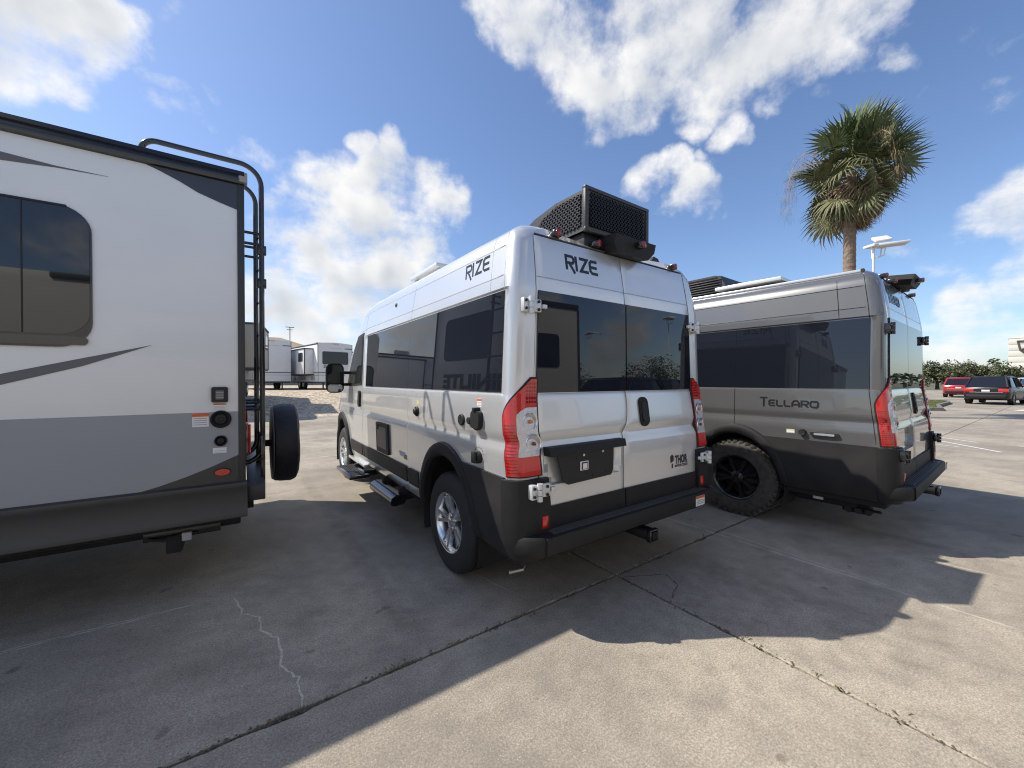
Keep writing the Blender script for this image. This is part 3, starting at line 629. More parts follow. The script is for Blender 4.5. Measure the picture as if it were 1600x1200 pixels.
MB().lathe([(.022, 0), (.022, .006), (.012, .012), (0, .013)], sm(2.26, 2.17, 0), (-1, 0, .1), 14).build('roof_side_vent', mat('vent', (.12, .12, .13), .5), V1)
# running boards
def board(T, x0, x1, y0, y1, z):
    b = MB().box((x0, y0, z-.045), (x1, y1, z), .015).build('running_board', GLOSSB, T)
    for k in range(7): MB().box((x0+.03+k*.022, y0+.03, z), (x0+.04+k*.022, y1-.03, z+.003)).build('tread_strip', PLAST2, b)
    for y in (y0+.12, y1-.12): MB().box((x1-.03, y-.03, z-.04), (-.85, y+.03, z+.02), .008).build('bracket', UNDER, b)
board(V1, -1.24, -1.02, 2.92, 3.62, .355)
st_ = MB(); prof = [(-1.13, .29), (-1.12, .262), (-1.08, .252), (-1.0, .265), (-.98, .30), (-1.0, .345), (-1.07, .352), (-1.115, .33)]
st_.prism(prof, lambda a, b: (a, 1.86, b+.025), lambda a, b: (a, 2.54, b+.025)); so = st_.build('entry_step', GLOSSB, V1, 50)
for y in (1.95, 2.45): MB().box((-1.02, y-.03, .3), (-.8, y+.03, .42), .008).build('step_bracket', UNDER, so)
MB().tube([(-.62, .9, .36), (-.70, .62, .34), (-.76, .40, .33), (-.80, .28, .31), (-.86, .24, .285), (-.93, .28, .27)], .014, 10).build('tail_pipe', mat('pipe steel', (.4, .39, .37), .3, .9), V1)
MB().tube([(-.62, 1.5, .36), (-.62, .9, .36)], .05, 10).build('silencer', UNDER, V1)
MB().box((-.5, .45, .30), (.1, .8, .40), .03).build('spare_carrier', UNDER, V1)
# roof gear
MB().box((-.31, .275, 2.33), (.29, 1.2, 2.43), .01).build('air_conditioner_base', BLACK, V1)
AC1 = roof_ac(V1, -.335, .315, .245, 1.25, 2.425, 2.715, 'hex')
ch = MB(); ch.prism([(-.215, 2.40), (.215, 2.40), (.22, 2.345), (.17, 2.29), (-.17, 2.29), (-.22, 2.345)], lambda a, b: (a+.04, .11+(2.40-b)*.3, b), lambda a, b: (a+.04, .30, b+.02)); ch.build('camera_housing', PLAST, V1, 30)
MB().lathe([(.022, 0), (.02, .012), (0, .014)], (-.02, .16, 2.325), (0, -1, -.2), 14).build('camera_lens', GLASS, V1)
for x in (-.60, -.235, .245, .66): marker_lamp(V1, x, .232+.012*abs(x), 2.352-.02*abs(x))
marker_lamp(V1, .07, .105, 2.362)
sp = MB().box((-.72, 1.78, 2.485), (.10, 2.46, 2.522), .006).build('solar_panel', mat('panel frame', (.7, .71, .72), .35, .3), V1)
MB().box((-.70, 1.80, 2.522), (.08, 2.44, 2.525)).build('solar_cells', mat('solar cells', (.01, .012, .03), .1, 0, .6), sp)
for x in (-.66, .06):
    for y in (1.85, 2.4): MB().box((x-.02, y-.02, 2.39), (x+.02, y+.02, 2.485), .004).build('panel_foot', ZINC, sp)
aw = MB(); pf = [(.80, 2.36), (.80, 2.47), (.83, 2.51), (.89, 2.50), (.93, 2.44), (.935, 2.38), (.90, 2.35)]
aw.prism(pf, lambda a, b: (a-.06, .52, b), lambda a, b: (a-.06, 3.2, b)); ao = aw.build('awning', mat('awning case', (.05, .05, .052), .35, .3), V1, 40)
MB().prism([(a-.06+(a-.86)*.08, b) for a, b in pf], lambda a, b: (a, .49, b), lambda a, b: (a, .52, b)).build('awning_end_cap', BLACK, ao)
MB().box((.66, .50, 2.505-.045), (.75, .9, 2.48), .004).build('awning_rail', ZINC, ao)
# ---- the grey van
V2, G2 = van('camper_van', 'dark grey camper van with chunky tyres on black wheels, right of the silver one', (3.09, -.895, 0), R(2), dict(paint=GREYP, hr=1.33, hf=5.37, win=(.26, 4.1), glass=(.265, 4.09, [1.33, 2.7]),
    grooves=[(.115, .9, 2.37), (.36, 1.99, 2.30), (1.33, .5, 1.33), (2.7, .5, 2.26), (4.2, .44, 2.2)], hinge=GLOSSB, rear_text=('TEL',), plate=False, tyre=(RUBBERD, 'offroad'), rim=GLOSSB, rad=.392,
    mould=[(1.90, 2.68), (2.72, 4.1), (4.2, 4.8)], bumper_sticker=.86))
for sg in (-1, 1):
    sm2 = lambda a, b, off: (sg*(G2.surf(a, b)+off), a, b)
    if sg < 0: pol = strokes('T', 1.082, 1.165, .085, .058, .015, .011, flip=True)+strokes('ELLArO', 1.010, 1.165, .062, .058, .013, .012, flip=True)
    else: pol = strokes('T', .60, 1.165, .085, .058, .015, .011)+strokes('ELLArO', .672, 1.165, .062, .058, .013, .012)
    m_ = MB(); [m_.patch(p, sm2, .0012+.0003*i) for i, p in enumerate(pol)]; m_.build('side_lettering', DECAL, V2)
sm2 = lambda a, b, off: (-(G2.surf(a, b)+off), a, b)
sticker(V2, sm2, .79, .918, .065, .035, STICKY, STICK, 1)
c = cap(V2, sm2, .725, .935, .03, 'fuel_valve', .03)
li = MB().patch(rr(.455, .915, .665, .945, .012), sm2, .02).build('side_light', BLACK, V2); MB().patch(rr(.485, .92, .635, .94, .008), sm2, .026, .2, .019).build('light_lens', CLEARL, li)
roof_ac(V2, -.36, .36, 1.66, 2.75, 2.425, 2.735, 'louvre')
sp = MB().box((-.80, .98, 2.435), (.30, 1.64, 2.472), .006).build('solar_panel', mat('panel frame', (.7, .71, .72), .35, .3), V2)
MB().box((-.78, 1.0, 2.472), (.28, 1.62, 2.475)).build('solar_cells', mat('solar cells', (.01, .012, .03), .1), sp)
for x in (-.66, .26):
    for y in (1.03, 1.59): MB().box((x-.02, y-.02, 2.38), (x+.02, y+.02, 2.435), .004).build('panel_foot', ZINC, sp)
for sg in (-1, 1):
    rl = MB().box((sg*.80-.02, .36, 2.372), (sg*.80+.02, 4.0, 2.398), .006).build('roof_rail', mat('alu rail', (.7, .7, .7), .3, .6), V2)
    MB().box((sg*.80-.022, .34, 2.37), (sg*.80+.022, .36, 2.40)).build('rail_end_cap', BLACK, rl)
    for y in (.5, 1.6, 2.8, 3.8): MB().box((sg*.80-.015, y-.03, 2.35), (sg*.80+.015, y+.03, 2.372), .003).build('rail_foot', ZINC, rl)
ch = MB(); ch.prism([(-.19, 2.405), (.19, 2.405), (.20, 2.36), (.15, 2.315), (-.15, 2.315), (-.20, 2.36)], lambda a, b: (a, .10+(2.41-b)*.4, b), lambda a, b: (a, .30, b+.02)); ch.build('camera_housing', PLAST, V2, 30)
for x in (-.66, -.3, .3, .66): marker_lamp(V2, x, .235+.012*abs(x), 2.352-.02*abs(x))
marker_lamp(V2, 0, .10, 2.37)
m_ = MB(); m_.box((-.80, .38, .26), (-.45, .85, .40), .02); m_.box((-.74, .30, .21), (-.6, .5, .30), .02); m_.box((-.78, .9, .24), (-.6, 1.0, .40), .02); m_.build('tank_guard', UNDER, V2)
MB().tube([(-.78, .22, .27), (-.70, .5, .25), (-.62, .9, .27)], .012, 8).build('drain_pipe', BLACK, V2); MB().box((-.81, .62, .29), (-.80, .70, .335), .004).build('valve_tag', STICK, V2)
for k in range(3): MB().cyl((-.80, .30+k*.07, .25), (-.72, .30+k*.07, .25), .026, seg=10).build('drain_cap', BLACK, V2)
MB().box((-.81, .46, .345), (-.80, .60, .375)).build('guard_label', STICKG, V2)
# ------------------------------------------------------------------ ground
def concrete():
    mt = bpy.data.materials.new('concrete'); mt.use_nodes = True; nt = mt.node_tree; N = nt.nodes; L = nt.links; p = N['Principled BSDF']
    def nd(t, **k):
        n = N.new(t)
        for a, b in k.items(): setattr(n, a, b)
        return n
    geo = nd('ShaderNodeNewGeometry'); pos = geo.outputs['Position']
    def noise_(sc, det=5, rough=.6, stretch=None):
        n = nd('ShaderNodeTexNoise'); n.inputs['Scale'].default_value = sc; n.inputs['Detail'].default_value = det; n.inputs['Roughness'].default_value = rough
        if stretch:
            m_ = nd('ShaderNodeMapping'); m_.inputs['Scale'].default_value = stretch[:3]; m_.inputs['Rotation'].default_value = (0, 0, stretch[3] if len(stretch) > 3 else 0); L.new(pos, m_.inputs[0]); L.new(m_.outputs[0], n.inputs[0])
        else: L.new(pos, n.inputs[0])
        return n.outputs['Fac']
    def mr(v, a, b, c=0, d=1):
        n = nd('ShaderNodeMapRange'); n.interpolation_type = 'SMOOTHSTEP'
        for i, x in zip((1, 2, 3, 4), (a, b, c, d)): n.inputs[i].default_value = x
        L.new(v, n.inputs[0]); return n.outputs[0]
    def mix(f, a, b, bt='MIX'):
        n = nd('ShaderNodeMix', data_type='RGBA', blend_type=bt)
        if isinstance(f, float): n.inputs[0].default_value = f
        else: L.new(f, n.inputs[0])
        for i, x in ((6, a), (7, b)):
            if isinstance(x, tuple): n.inputs[i].default_value = x+(1,)
            else: L.new(x, n.inputs[i])
        return n.outputs[2]
    def mth(op, a, b):
        n = nd('ShaderNodeMath', operation=op)
        for i, v in enumerate((a, b)):
            if isinstance(v, (int, float)): n.inputs[i].default_value = v
            else: L.new(v, n.inputs[i])
        return n.outputs[0]
    c = mix(mr(noise_(.45, 4), .3, .7), (.25, .232, .205), (.48, .445, .385))
    c = mix(mr(noise_(2.2, 6, .7), .42, .75, 0, .7), c, (.20, .188, .17))
    c = mix(mr(noise_(1.1, 5, .65, (1, .18, 1, .5)), .48, .72, 0, .55), c, (.47, .44, .385))
    c = mix(mr(noise_(1.4, 7, .7, (.12, 1.6, 1, .25)), .55, .75, 0, .45), c, (.17, .158, .145))
    c = mix(mr(noise_(.8, 3, .5), .60, .74, 0, .45), c, (.155, .135, .115))       # old damp stains
    c = mix(mr(noise_(9, 8, .75), .35, .72, 0, .38), c, (.17, .16, .145))
    c = mix(mr(noise_(110, 3, .8), .36, .62, 0, .58), c, (.12, .112, .10))
    c = mix(mr(noise_(34, 5, .8), .52, .72, 0, .5), c, (.10, .094, .085))
    c = mix(mr(noise_(5.5, 2, .5), .70, .76, 0, .5), c, (.075, .07, .065))
    vo = nd('ShaderNodeTexVoronoi'); vo.inputs['Scale'].default_value = 75; L.new(pos, vo.inputs[0])
    c = mix(mr(vo.outputs['Distance'], .05, .22, .42, 0), c, (.66, .62, .54))    # pale aggregate
    vo3 = nd('ShaderNodeTexVoronoi'); vo3.inputs['Scale'].default_value = 48; L.new(pos, vo3.inputs[0])
    c = mix(mr(vo3.outputs['Distance'], .03, .13, .5, 0), c, (.09, .085, .08))   # dark pits
    # worn scuffs
    sp = nd('ShaderNodeSeparateXYZ'); L.new(pos, sp.inputs[0])
    wob = mth('MULTIPLY', mth('SUBTRACT', noise_(3, 4), .5), .05)
    def streak(axis, at, hw, lo, hi, k, other=0.):
        o = mth('MULTIPLY', sp.outputs[1-axis], other); a = mth('ABSOLUTE', mth('SUBTRACT', mth('ADD', mth('ADD', sp.outputs[axis], wob), o), at), 0)
        b = mr(a, hw, hw*.3, 0, 1); w = mth('MULTIPLY', mr(sp.outputs[1-axis], lo, lo+.25, 0, 1), mr(sp.outputs[1-axis], hi-.25, hi, 1, 0))
        return mth('MULTIPLY', mth('MULTIPLY', b, w), mr(noise_(7, 6, .75), .34, .6, 0, k))
    for s_ in ((0, 1.37, .013, -1.6, .8, .5), (0, 1.45, .009, -1.1, .6, .5, -.04), (1, 1.535, .009, -4.2, -2.35, .8), (1, 6.31, .05, -3.5, 1.5, .55), (1, 7.9, .02, -3.5, 1.2, .5, -.12), (0, -.62, .008, .3, .95, .6, .25), (0, 2.05, .012, -1.5, -.6, .45, .15)):
        c = mix(streak(*s_), c, (.56, .535, .49))
    for s_ in ((0, -1.45, .10, .35, 5., .35), (0, .75, .11, -6, .1, .28, .05), (1, 4.1, .08, -3, 0, .3), (0, 2.6, .10, -3, .2, .3, .02)):
        c = mix(streak(*s_), c, (.12, .112, .105))
    oi = nd('ShaderNodeObjectInfo'); c = mix(1., c, mix(oi.outputs['Random'], (1.03, .985, .925), (1.17, 1.12, 1.04)), 'MULTIPLY')
    L.new(c, p.inputs['Base Color']); p.inputs['Roughness'].default_value = .88; p.inputs['Specular IOR Level'].default_value = .25
    b = nd('ShaderNodeBump'); b.inputs['Strength'].default_value = .55; b.inputs['Distance'].default_value = .004
    h = mth('ADD', noise_(140, 4, .8), mth('MULTIPLY', noise_(14, 5, .7), .8)); h = mth('SUBTRACT', h, mr(vo3.outputs['Distance'], .03, .13, .5, 0))
    L.new(h, b.inputs['Height']); L.new(b.outputs[0], p.inputs['Normal']); return mt
CONC = concrete()
GRAVEL = mat('gravel', (.30, .245, .175), .95, 0, 0, .3, 1.4, .8, 14, col2=(.47, .40, .30))
def mottle(mt, sc, k):
    nt = mt.node_tree; p = nt.nodes['Principled BSDF']; ln = p.inputs['Base Color'].links[0].from_socket
    geo = nt.nodes.new('ShaderNodeNewGeometry'); v = nt.nodes.new('ShaderNodeTexVoronoi'); v.inputs['Scale'].default_value = sc; nt.links.new(geo.outputs['Position'], v.inputs[0])
    bw = nt.nodes.new('ShaderNodeRGBToBW'); nt.links.new(v.outputs['Color'], bw.inputs[0]); mr = nt.nodes.new('ShaderNodeMapRange'); mr.inputs[1].default_value = .2; mr.inputs[2].default_value = .8; mr.inputs[3].default_value = 1-k; mr.inputs[4].default_value = 1+k; nt.links.new(bw.outputs[0], mr.inputs[0])
    mx = nt.nodes.new('ShaderNodeMix'); mx.data_type = 'RGBA'; mx.blend_type = 'MULTIPLY'; mx.inputs[0].default_value = 1; nt.links.new(ln, mx.inputs[6]); nt.links.new(mr.outputs[0], mx.inputs[7]); nt.links.new(mx.outputs[2], p.inputs['Base Color'])
mottle(GRAVEL, 11, .5)
EARTH = mat('earth', (.10, .085, .065), .95, 0, 0, .3, .2, col2=(.12, .13, .07))
g = 3000
base = MB().add([(-g, -g, -.16), (g, -g, -.16), (g, g, -.16), (-g, g, -.16)], [(0, 1, 2, 3)]).build('ground', EARTH, None, 0)
tag(base, 'bare earth under and beyond the paved lot', kind='structure'); base['category'] = 'ground'
XJ = [6.77*k for k in range(-5, 13)]; YJ = [-23.965, -17.91, -11.855, -5.8, .255, 6.31, 12.365, 15.4]
pav = MB().add([(XJ[0], YJ[0], -.05), (XJ[-1], YJ[0], -.05), (XJ[-1], YJ[-1], -.05), (XJ[0], YJ[-1], -.05), (XJ[0], YJ[0], -.15), (XJ[-1], YJ[0], -.15), (XJ[-1], YJ[-1], -.15), (XJ[0], YJ[-1], -.15)], [(0, 1, 2, 3), (4, 7, 6, 5), (0, 4, 5, 1), (1, 5, 6, 2), (2, 6, 7, 3), (3, 7, 4, 0)]).build('pavement', mat('joint dirt', (.035, .03, .025), .95, 0, 0, .4, 20, 1., 60), None, 0)
tag(pav, 'concrete parking lot poured in large slabs', kind='structure'); pav['category'] = 'pavement'
def slab(x0, x1, y0, y1, fine):
    q = .006; e = []
    def side(a, b, nrm):
        n = 150 if fine else 1
        for k in range(n):
            t = k/n; p = Vector(a).lerp(Vector(b), t)
            if fine:
                w = noise.noise((p.x*9, p.y*9, 1.3))*.010+noise.noise((p.x*45, p.y*45, 4.1))*.007
                ch = max(0, noise.noise((p.x*3.1, p.y*3.1, 9))-.35)*.05
                p = p+Vector(nrm)*(-abs(w)-ch)
            e.append((p.x, p.y))
    side((x0+q, y0+q), (x1-q, y0+q), (0, -1)); side((x1-q, y0+q), (x1-q, y1-q), (1, 0)); side((x1-q, y1-q), (x0+q, y1-q), (0, 1)); side((x0+q, y1-q), (x0+q, y0+q), (-1, 0))
    n = len(e); cx = sum(p[0] for p in e)/n; cy = sum(p[1] for p in e)/n; z = 0
    ins = lambda p, d: (p[0]+d*(1 if p[0] < cx else -1)*(1 if abs(p[0]-cx) > (x1-x0)/2-.1 else 0), p[1]+d*(1 if p[1] < cy else -1)*(1 if abs(p[1]-cy) > (y1-y0)/2-.1 else 0))
    top = [(*ins(p, .006), z) for p in e]; mid = [(p[0], p[1], z-.006) for p in e]; low = [(p[0], p[1], -.049) for p in e]
    m_ = MB(); m_.add(top+mid+low, [tuple(range(n))]+[(i, (i+1) % n, n+(i+1) % n, n+i) for i in range(n)]+[(n+i, n+(i+1) % n, 2*n+(i+1) % n, 2*n+i) for i in range(n)])
    m_.build('slab', CONC, pav, 0)
for i in range(len(XJ)-1):
    for j in range(len(YJ)-1): slab(XJ[i], XJ[i+1], YJ[j], YJ[j+1], -7 < XJ[i] < 6 and -6 < YJ[j] < 1)
# crack filled with pale grit
def ribbon(name, pts, w, m, z, seed, step=.03):
    rg = random.Random(seed); L_ = []; R_ = []
    P = [Vector(p) for p in pts]; out = []
    for a, b in zip(P, P[1:]):
        n = max(1, int((b-a).length/step))
        for k in range(n): out.append(a.lerp(b, k/n)+Vector((rg.uniform(-1, 1), rg.uniform(-1, 1)))*step*.28)
    out.append(P[-1])
    for i, p in enumerate(out):
        t = (out[min(i+1, len(out)-1)]-out[max(0, i-1)]).normalized(); n = Vector((-t.y, t.x)); ww = w*rg.uniform(.35, 1.0)*(.35 if i in (0, len(out)-1) else 1)
        L_.append((*(p+n*ww), z)); R_.append((*(p-n*ww), z))
    return MB().grid([L_, R_]).build(name, m, pav, 0)
CRK = mat('pale crack grit', (.50, .465, .40), .9, 0, 0, .3, 60)
ribbon('crack', [(-2.27, 1.47), (-2.24, 1.33), (-2.24, 1.24), (-2.15, 1.14), (-2.15, .98), (-2.08, .86), (-2.07, .72), (-2.09, .60), (-2.02, .46), (-2.03, .27)], .007, CRK, .002, 3)
ribbon('crack', [(-3.9, 1.60), (-3.3, 1.56), (-2.9, 1.55), (-2.5, 1.53)], .005, CRK, .002, 5)
ribbon('crack', [(.02, .20), (.20, .10), (.30, .06), (.24, -.08), (.05, -.16)], .004, mat('dark crack', (.05, .045, .04), .95), .002, 6)
ribbon('crack', [(1.1, 3.0), (1.0, 2.2), (1.2, 1.4), (1.36, .7)], .006, CRK, .002, 8)
# joint debris: dark crumbs, bits of dead grass
deb = MB(); gr = MB()
def crumb(p, r):
    n = 5; a0 = rnd.random()*6; vs = [(p[0]+math.cos(a0+2*math.pi*k/n)*r*rnd.uniform(.6, 1.2), p[1]+math.sin(a0+2*math.pi*k/n)*r*rnd.uniform(.6, 1.2), p[2]) for k in range(n)]+[(p[0], p[1], p[2]+r*.9)]
    deb.add(vs, [(k, (k+1) % n, n) for k in range(n)])
for k in range(2600):
    if rnd.random() < .66: x = rnd.uniform(-4.2, 3.3); y = .255+rnd.gauss(0, .014)*(1+.6*noise.noise((x*2, 3, 1)))
    else: y = rnd.uniform(-2.0, 3.5); x = rnd.gauss(0, .011); 
    if noise.noise((x*3.5, y*3.5, 5)) < -.12: continue
    crumb((x, y, rnd.choice((-.02, -.01, -.006, -.002, 0))), rnd.uniform(.003, .009))
tag(deb.build('joint_debris', mat('joint crumbs', (.06, .05, .04), .95, 0, 0, .5, 30, col2=(.15, .13, .10)), None, 0), 'dark crumbs and grit lying in the slab joints', 'debris', kind='stuff')
for (x, y) in [(-1.93, .26), (-1.6, .25), (-1.32, .26), (-.9, .25), (-.12, .26), (.02, -.35), (0, -.62), (.01, -.7), (.02, -.95), (0, -1.05), (.01, -1.25), (.3, .26), (1.2, .25), (-.03, .7), (-1.62, .27), (-1.58, .245)]:
    for k in range(5):
        a = rnd.uniform(0, 6.28); l = rnd.uniform(.012, .035); px_, py_ = x+rnd.gauss(0, .02), y+rnd.gauss(0, .006); dx, dy = math.cos(a)*l, math.sin(a)*l
        gr.add([(px_, py_, -.01), (px_+.003, py_+.002, -.01), (px_+dx*.6, py_+dy*.6, l*.5), (px_+dx, py_+dy, l*.45)], [(0, 1, 2), (1, 3, 2)])
tag(gr.build('joint_weeds', mat('dry weeds', (.14, .13, .05), .8, 0, 0, .3, 9, col2=(.22, .19, .10)), None, 0), 'small dry weeds growing in the slab joints', 'weeds', kind='stuff')
# painted lines on the right
PAINT = mat('worn white line paint', (.62, .61, .58), .7, 0, 0, .2, 6)
def line(x0, y0, x1, y1, w):
    d = Vector((x1-x0, y1-y0)).normalized(); n = Vector((-d.y, d.x))*w/2
    MB().add([(x0+n.x, y0+n.y, .004), (x0-n.x, y0-n.y, .004), (x1-n.x, y1-n.y, .004), (x1+n.x, y1+n.y, .004)], [(0, 1, 2, 3)]).build('painted_line', PAINT, pav, 0)
line(11.9, .72, 10.05, -.86, .07); line(12.6, .95, 11.55, -.42, .06); line(10.5, .35, 10.3, -.28, .05); line(11.55, -.98, 11.3, -1.6, .07); line(27.6, -.2, 29.6, -.6, .3)
# gravel lot rising behind the concrete
gx = [-70+8*k for k in range(16)]; gy = [15.4, 17, 19, 21, 23, 25, 27, 30, 36, 45, 60, 90, 140]
gz = lambda x, y: .0+.74*min(1, max(0, (y-16)/10))**1.2+.05*noise.noise((x*.3, y*.3, 0))*min(1, (y-15.4)/4)
tag(MB().grid([[(x, y, gz(x, y)) for x in gx] for y in gy]).build('gravel_lot', GRAVEL, None, 30), 'pale gravel lot rising behind the concrete', 'gravel', kind='structure')
tag(MB().add([(-70, 15.35, .0), (58, 15.35, .0), (58, 15.35, -.15), (-70, 15.35, -.15)], [(0, 1, 2, 3)]).build('gravel_edge', GRAVEL, None, 0), kind='structure')
# kerbed grass island on the right
isl = [(24.5, 1.75), (28.1, 2.35), (32.5, 2.5), (34.6, 2.75), (35.2, 3.2), (35.0, 4.2), (33, 5.2), (26, 5.4), (22, 4.6)]
cx = sum(p[0] for p in isl)/len(isl); cy = sum(p[1] for p in isl)/len(isl)
inn = [(cx+(x-cx)*.955, cy+(y-cy)*.87) for x, y in isl]; n = len(isl)
ke = MB().add([(*p, 0) for p in isl]+[(*p, .15) for p in isl]+[(*p, .15) for p in inn]+[(*p, .10) for p in inn], [f for i in range(n) for f in ((i, (i+1) % n, n+(i+1) % n, n+i), (n+i, n+(i+1) % n, 2*n+(i+1) % n, 2*n+i), (2*n+i, 2*n+(i+1) % n, 3*n+(i+1) % n, 3*n+i))]).build('kerb', mat('kerb concrete', (.16, .15, .135), .9, 0, 0, .2, 3), None, 0)
tag(ke, 'low grey kerb round the grass island', kind='structure'); ke['category'] = 'kerb'
gm = MB()
gm.add([(*p, .11) for p in inn], [tuple(range(n))])
for k in range(5000):
    a = rnd.random(); i = rnd.randrange(n); p = Vector(inn[i]).lerp(Vector(inn[(i+1) % n]), a); p = Vector((cx, cy)).lerp(p, math.sqrt(rnd.random())); t = rnd.uniform(0, 6.28); l = rnd.uniform(.03, .08)
    gm.add([(p.x-.01*math.cos(t), p.y-.01*math.sin(t), .11), (p.x+.01*math.cos(t), p.y+.01*math.sin(t), .11), (p.x+rnd.gauss(0, .02), p.y+rnd.gauss(0, .02), .11+l)], [(0, 1, 2)])
tag(gm.build('grass', mat('lawn', (.075, .11, .025), .8, 0, 0, .3, 3, col2=(.15, .16, .05)), None, 0), 'short mown grass on the kerbed island', 'grass', kind='stuff')
# ------------------------------------------------------------------ the near travel trailer
TR = empty('travel_trailer', (-2.217, 1.56, 0), R(-.7))
tag(TR, 'white and grey travel trailer with rear ladder, nearest on the left', 'travel trailer')
TW = mat('trailer white gelcoat', (.80, .795, .77), .38, 0, .4, .02, 1.2, .03, 3)
TG = mat('trailer grey band', (.29, .295, .315), .42, 0, .1, .02, 1.2)
TD = mat('trailer charcoal skirt', (.040, .0385, .037), .45, 0, .05, .08, 2)
TN = mat('trailer navy corner', (.030, .036, .052), .35, 0, .2)
TS = mat('trailer stripe grey', (.12, .115, .125), .45)
L0 = -7.2; WD = 2.44
b = MB(); b.box((L0, .0, .50), (0, WD, 2.74), .012); b.box((L0+.02, .02, 2.74), (-.02, WD-.02, 2.80), .02)
b.build('body', TW, TR)
sd = lambda a, z, off: (a, -off, z)
rf = lambda a, z, off: (off, a, z)
MB().patch([(L0, .736), (-.55, .736), (-.43, .765), (-.30, .806), (-.16, .86), (-.025, .921), (-.025, 1.209), (L0, 1.209)], sd, .0025, 9).build('grey_band', TG, TR, 0)
MB().patch([(-.55, .736), (-.025, .736), (-.025, .921), (-.16, .86), (-.30, .806), (-.43, .765)], sd, .003, 9).build('charcoal_sweep', TD, TR, 0)
sk = MB(); pf = [(-.006, .745), (-.030, .735), (-.034, .715), (-.028, .70), (-.022, .56), (-.034, .54), (-.034, .51), (-.01, .50)]
sk.grid([[(x, y, z) for y, z in pf] for x in (L0, -4, -2, -1, -.5, .02)]); sk.add([(.02, y, z) for y, z in pf], [tuple(range(len(pf)))])
sk.build('skirt', TD, TR, 40)
MB().patch([(-.60, 2.745), (-.50, 2.722), (-.417, 2.693), (-.32, 2.652), (-.231, 2.607), (-.12, 2.555-.005), (-.02, 2.505+.045), (-.02, 2.745)][:1]+[(-.50, 2.722), (-.417, 2.695), (-.32, 2.655), (-.231, 2.61), (-.12, 2.575), (-.02, 2.548), (-.02, 2.745)], sd, .003, 9).build('navy_corner_panel', TN, TR, 0)
for P_ in ([(L0+3, 2.66), (-2.2, 2.68), (-1.6, 2.655), (-1.054, 2.608), (-.84, 2.592), (-.637, 2.597-.005), (-.84, 2.583), (-1.054, 2.562), (-1.6, 2.60), (-2.2, 2.62)],
           [(-2.6, 1.20), (-2.0, 1.235), (-1.5, 1.32), (-1.062, 1.444), (-.75, 1.54), (-.455, 1.629), (-.75, 1.495), (-1.062, 1.386), (-1.5, 1.262), (-2.0, 1.19)]):
    MB().patch(P_, sd, .003, 9).build('swoosh_stripe', TS, TR, 0)
rt_ = MB(); pf = [(0, 2.715), (-.022, 2.72), (-.03, 2.745), (-.024, 2.765), (-.034, 2.775), (-.03, 2.80), (0, 2.812), (.06, 2.815)]
rt_.grid([[(x, y, z) for y, z in pf] for x in (L0, -5, -3, -1, -.3, .012)]); rt_.build('roof_gutter_rail', GLOSSB, TR, 50)
MB().box((-.02, -.03, 2.73), (.03, .03, 2.80), .008).build('gutter_spout', mat('spout', (.3, .29, .27), .5), TR)
MB().box((L0, .03, 2.80), (-.02, WD-.03, 2.825), .01).build('roof_membrane', mat('roof membrane', (.6, .6, .58), .8), TR)
ct = MB(); ct.box((-.028, -.012, .5), (.012, .02, 2.735), .006); ct.build('corner_trim', mat('corner trim', (.03, .03, .031), .4), TR)
MB().box((-.028, WD-.02, .5), (.012, WD+.012, 2.735), .006).build('corner_trim', bpy.data.materials['corner trim'], TR)
# side window
wf = MB().patch(rr(-2.05, 1.60, -.705, 2.385, .14, 8), sd, .012, 9).build('window', GLOSSB, TR)
WG = mat('trailer window glass', (.012, .012, .013), .02, 0, 0, ior=1.7)
MB().patch(rr(-2.04, 1.672, -.714, 2.376, .12, 8), sd, .015, 9, .0125).build('pane', WG, wf, 0)
MB().patch(rr(-2.03, 1.612, -.722, 1.660, .03, 6), sd, .015, 9, .0125).build('vent_pane', WG, wf, 0)
MB().box((-.968, -.0175, 1.672), (-.962, -.0152, 2.376)).build('pane_divider', BLACK, wf); MB().box((-2.03, -.02, 2.372), (-.80, -.012, 2.384), .002).build('drip_edge', BLACK, wf)
# fittings by the corner
sq = MB().patch(rr(-.170, 1.272, -.083, 1.372, .01), sd, .022, 1).build('outlet_cover', BLACK, TR); MB().patch(rr(-.148, 1.292, -.105, 1.350, .004), sd, .026, 1, .0215).build('outlet_flap', mat('flap', (.16, .15, .14), .5), sq)
for k in range(3): MB().box((-.146, -.0275, 1.302+k*.016), (-.107, -.0262, 1.306+k*.016)).build('flap_print', STICKG, sq)
sticker(TR, lambda a, z, off: sd(a, z, off+.003), -.16, 1.232, .065, .033, STICKR, STICK, 2)
def port(x, z, r, name):
    o = MB().lathe([(r, .0), (r, .012), (r*.9, .02), (r*.72, .012), (r*.66, .006)], (x, -.003, z), (0, -1, 0), 30).build(name, PLAST, TR); MB().lathe([(r*.68, .005), (r*.5, .016), (r*.3, .018), (r*.25, .012), (0, .012)], (x, -.003, z), (0, -1, 0), 24).build('cap', BLACK, o); return o
port(-.122, 1.162, .057, 'power_inlet'); port(-.123, 1.02, .035, 'water_inlet')
sticker(TR, lambda a, z, off: sd(a, z, off+.003), -.268, 1.118, .083, .09, STICKR, STICK, 4)
sticker(TR, lambda a, z, off: sd(a, z, off+.003), -.165, .94, .072, .036, None, STICK, 2)
ml = MB().patch(circle(-.115, .815, .047, 24, .026), sd, .010, 1).build('side_marker', BLACK, TR); MB().patch(circle(-.115, .815, .041, 24, .021), sd, .017, 1, .009).build('lens', mat('marker lens', (.55, .03, .015), .2, 0, .6), ml); MB().patch(circle(-.115, .815, .012, 12), sd, .019, 1, .016).build('lens_centre', REDLENS, ml)
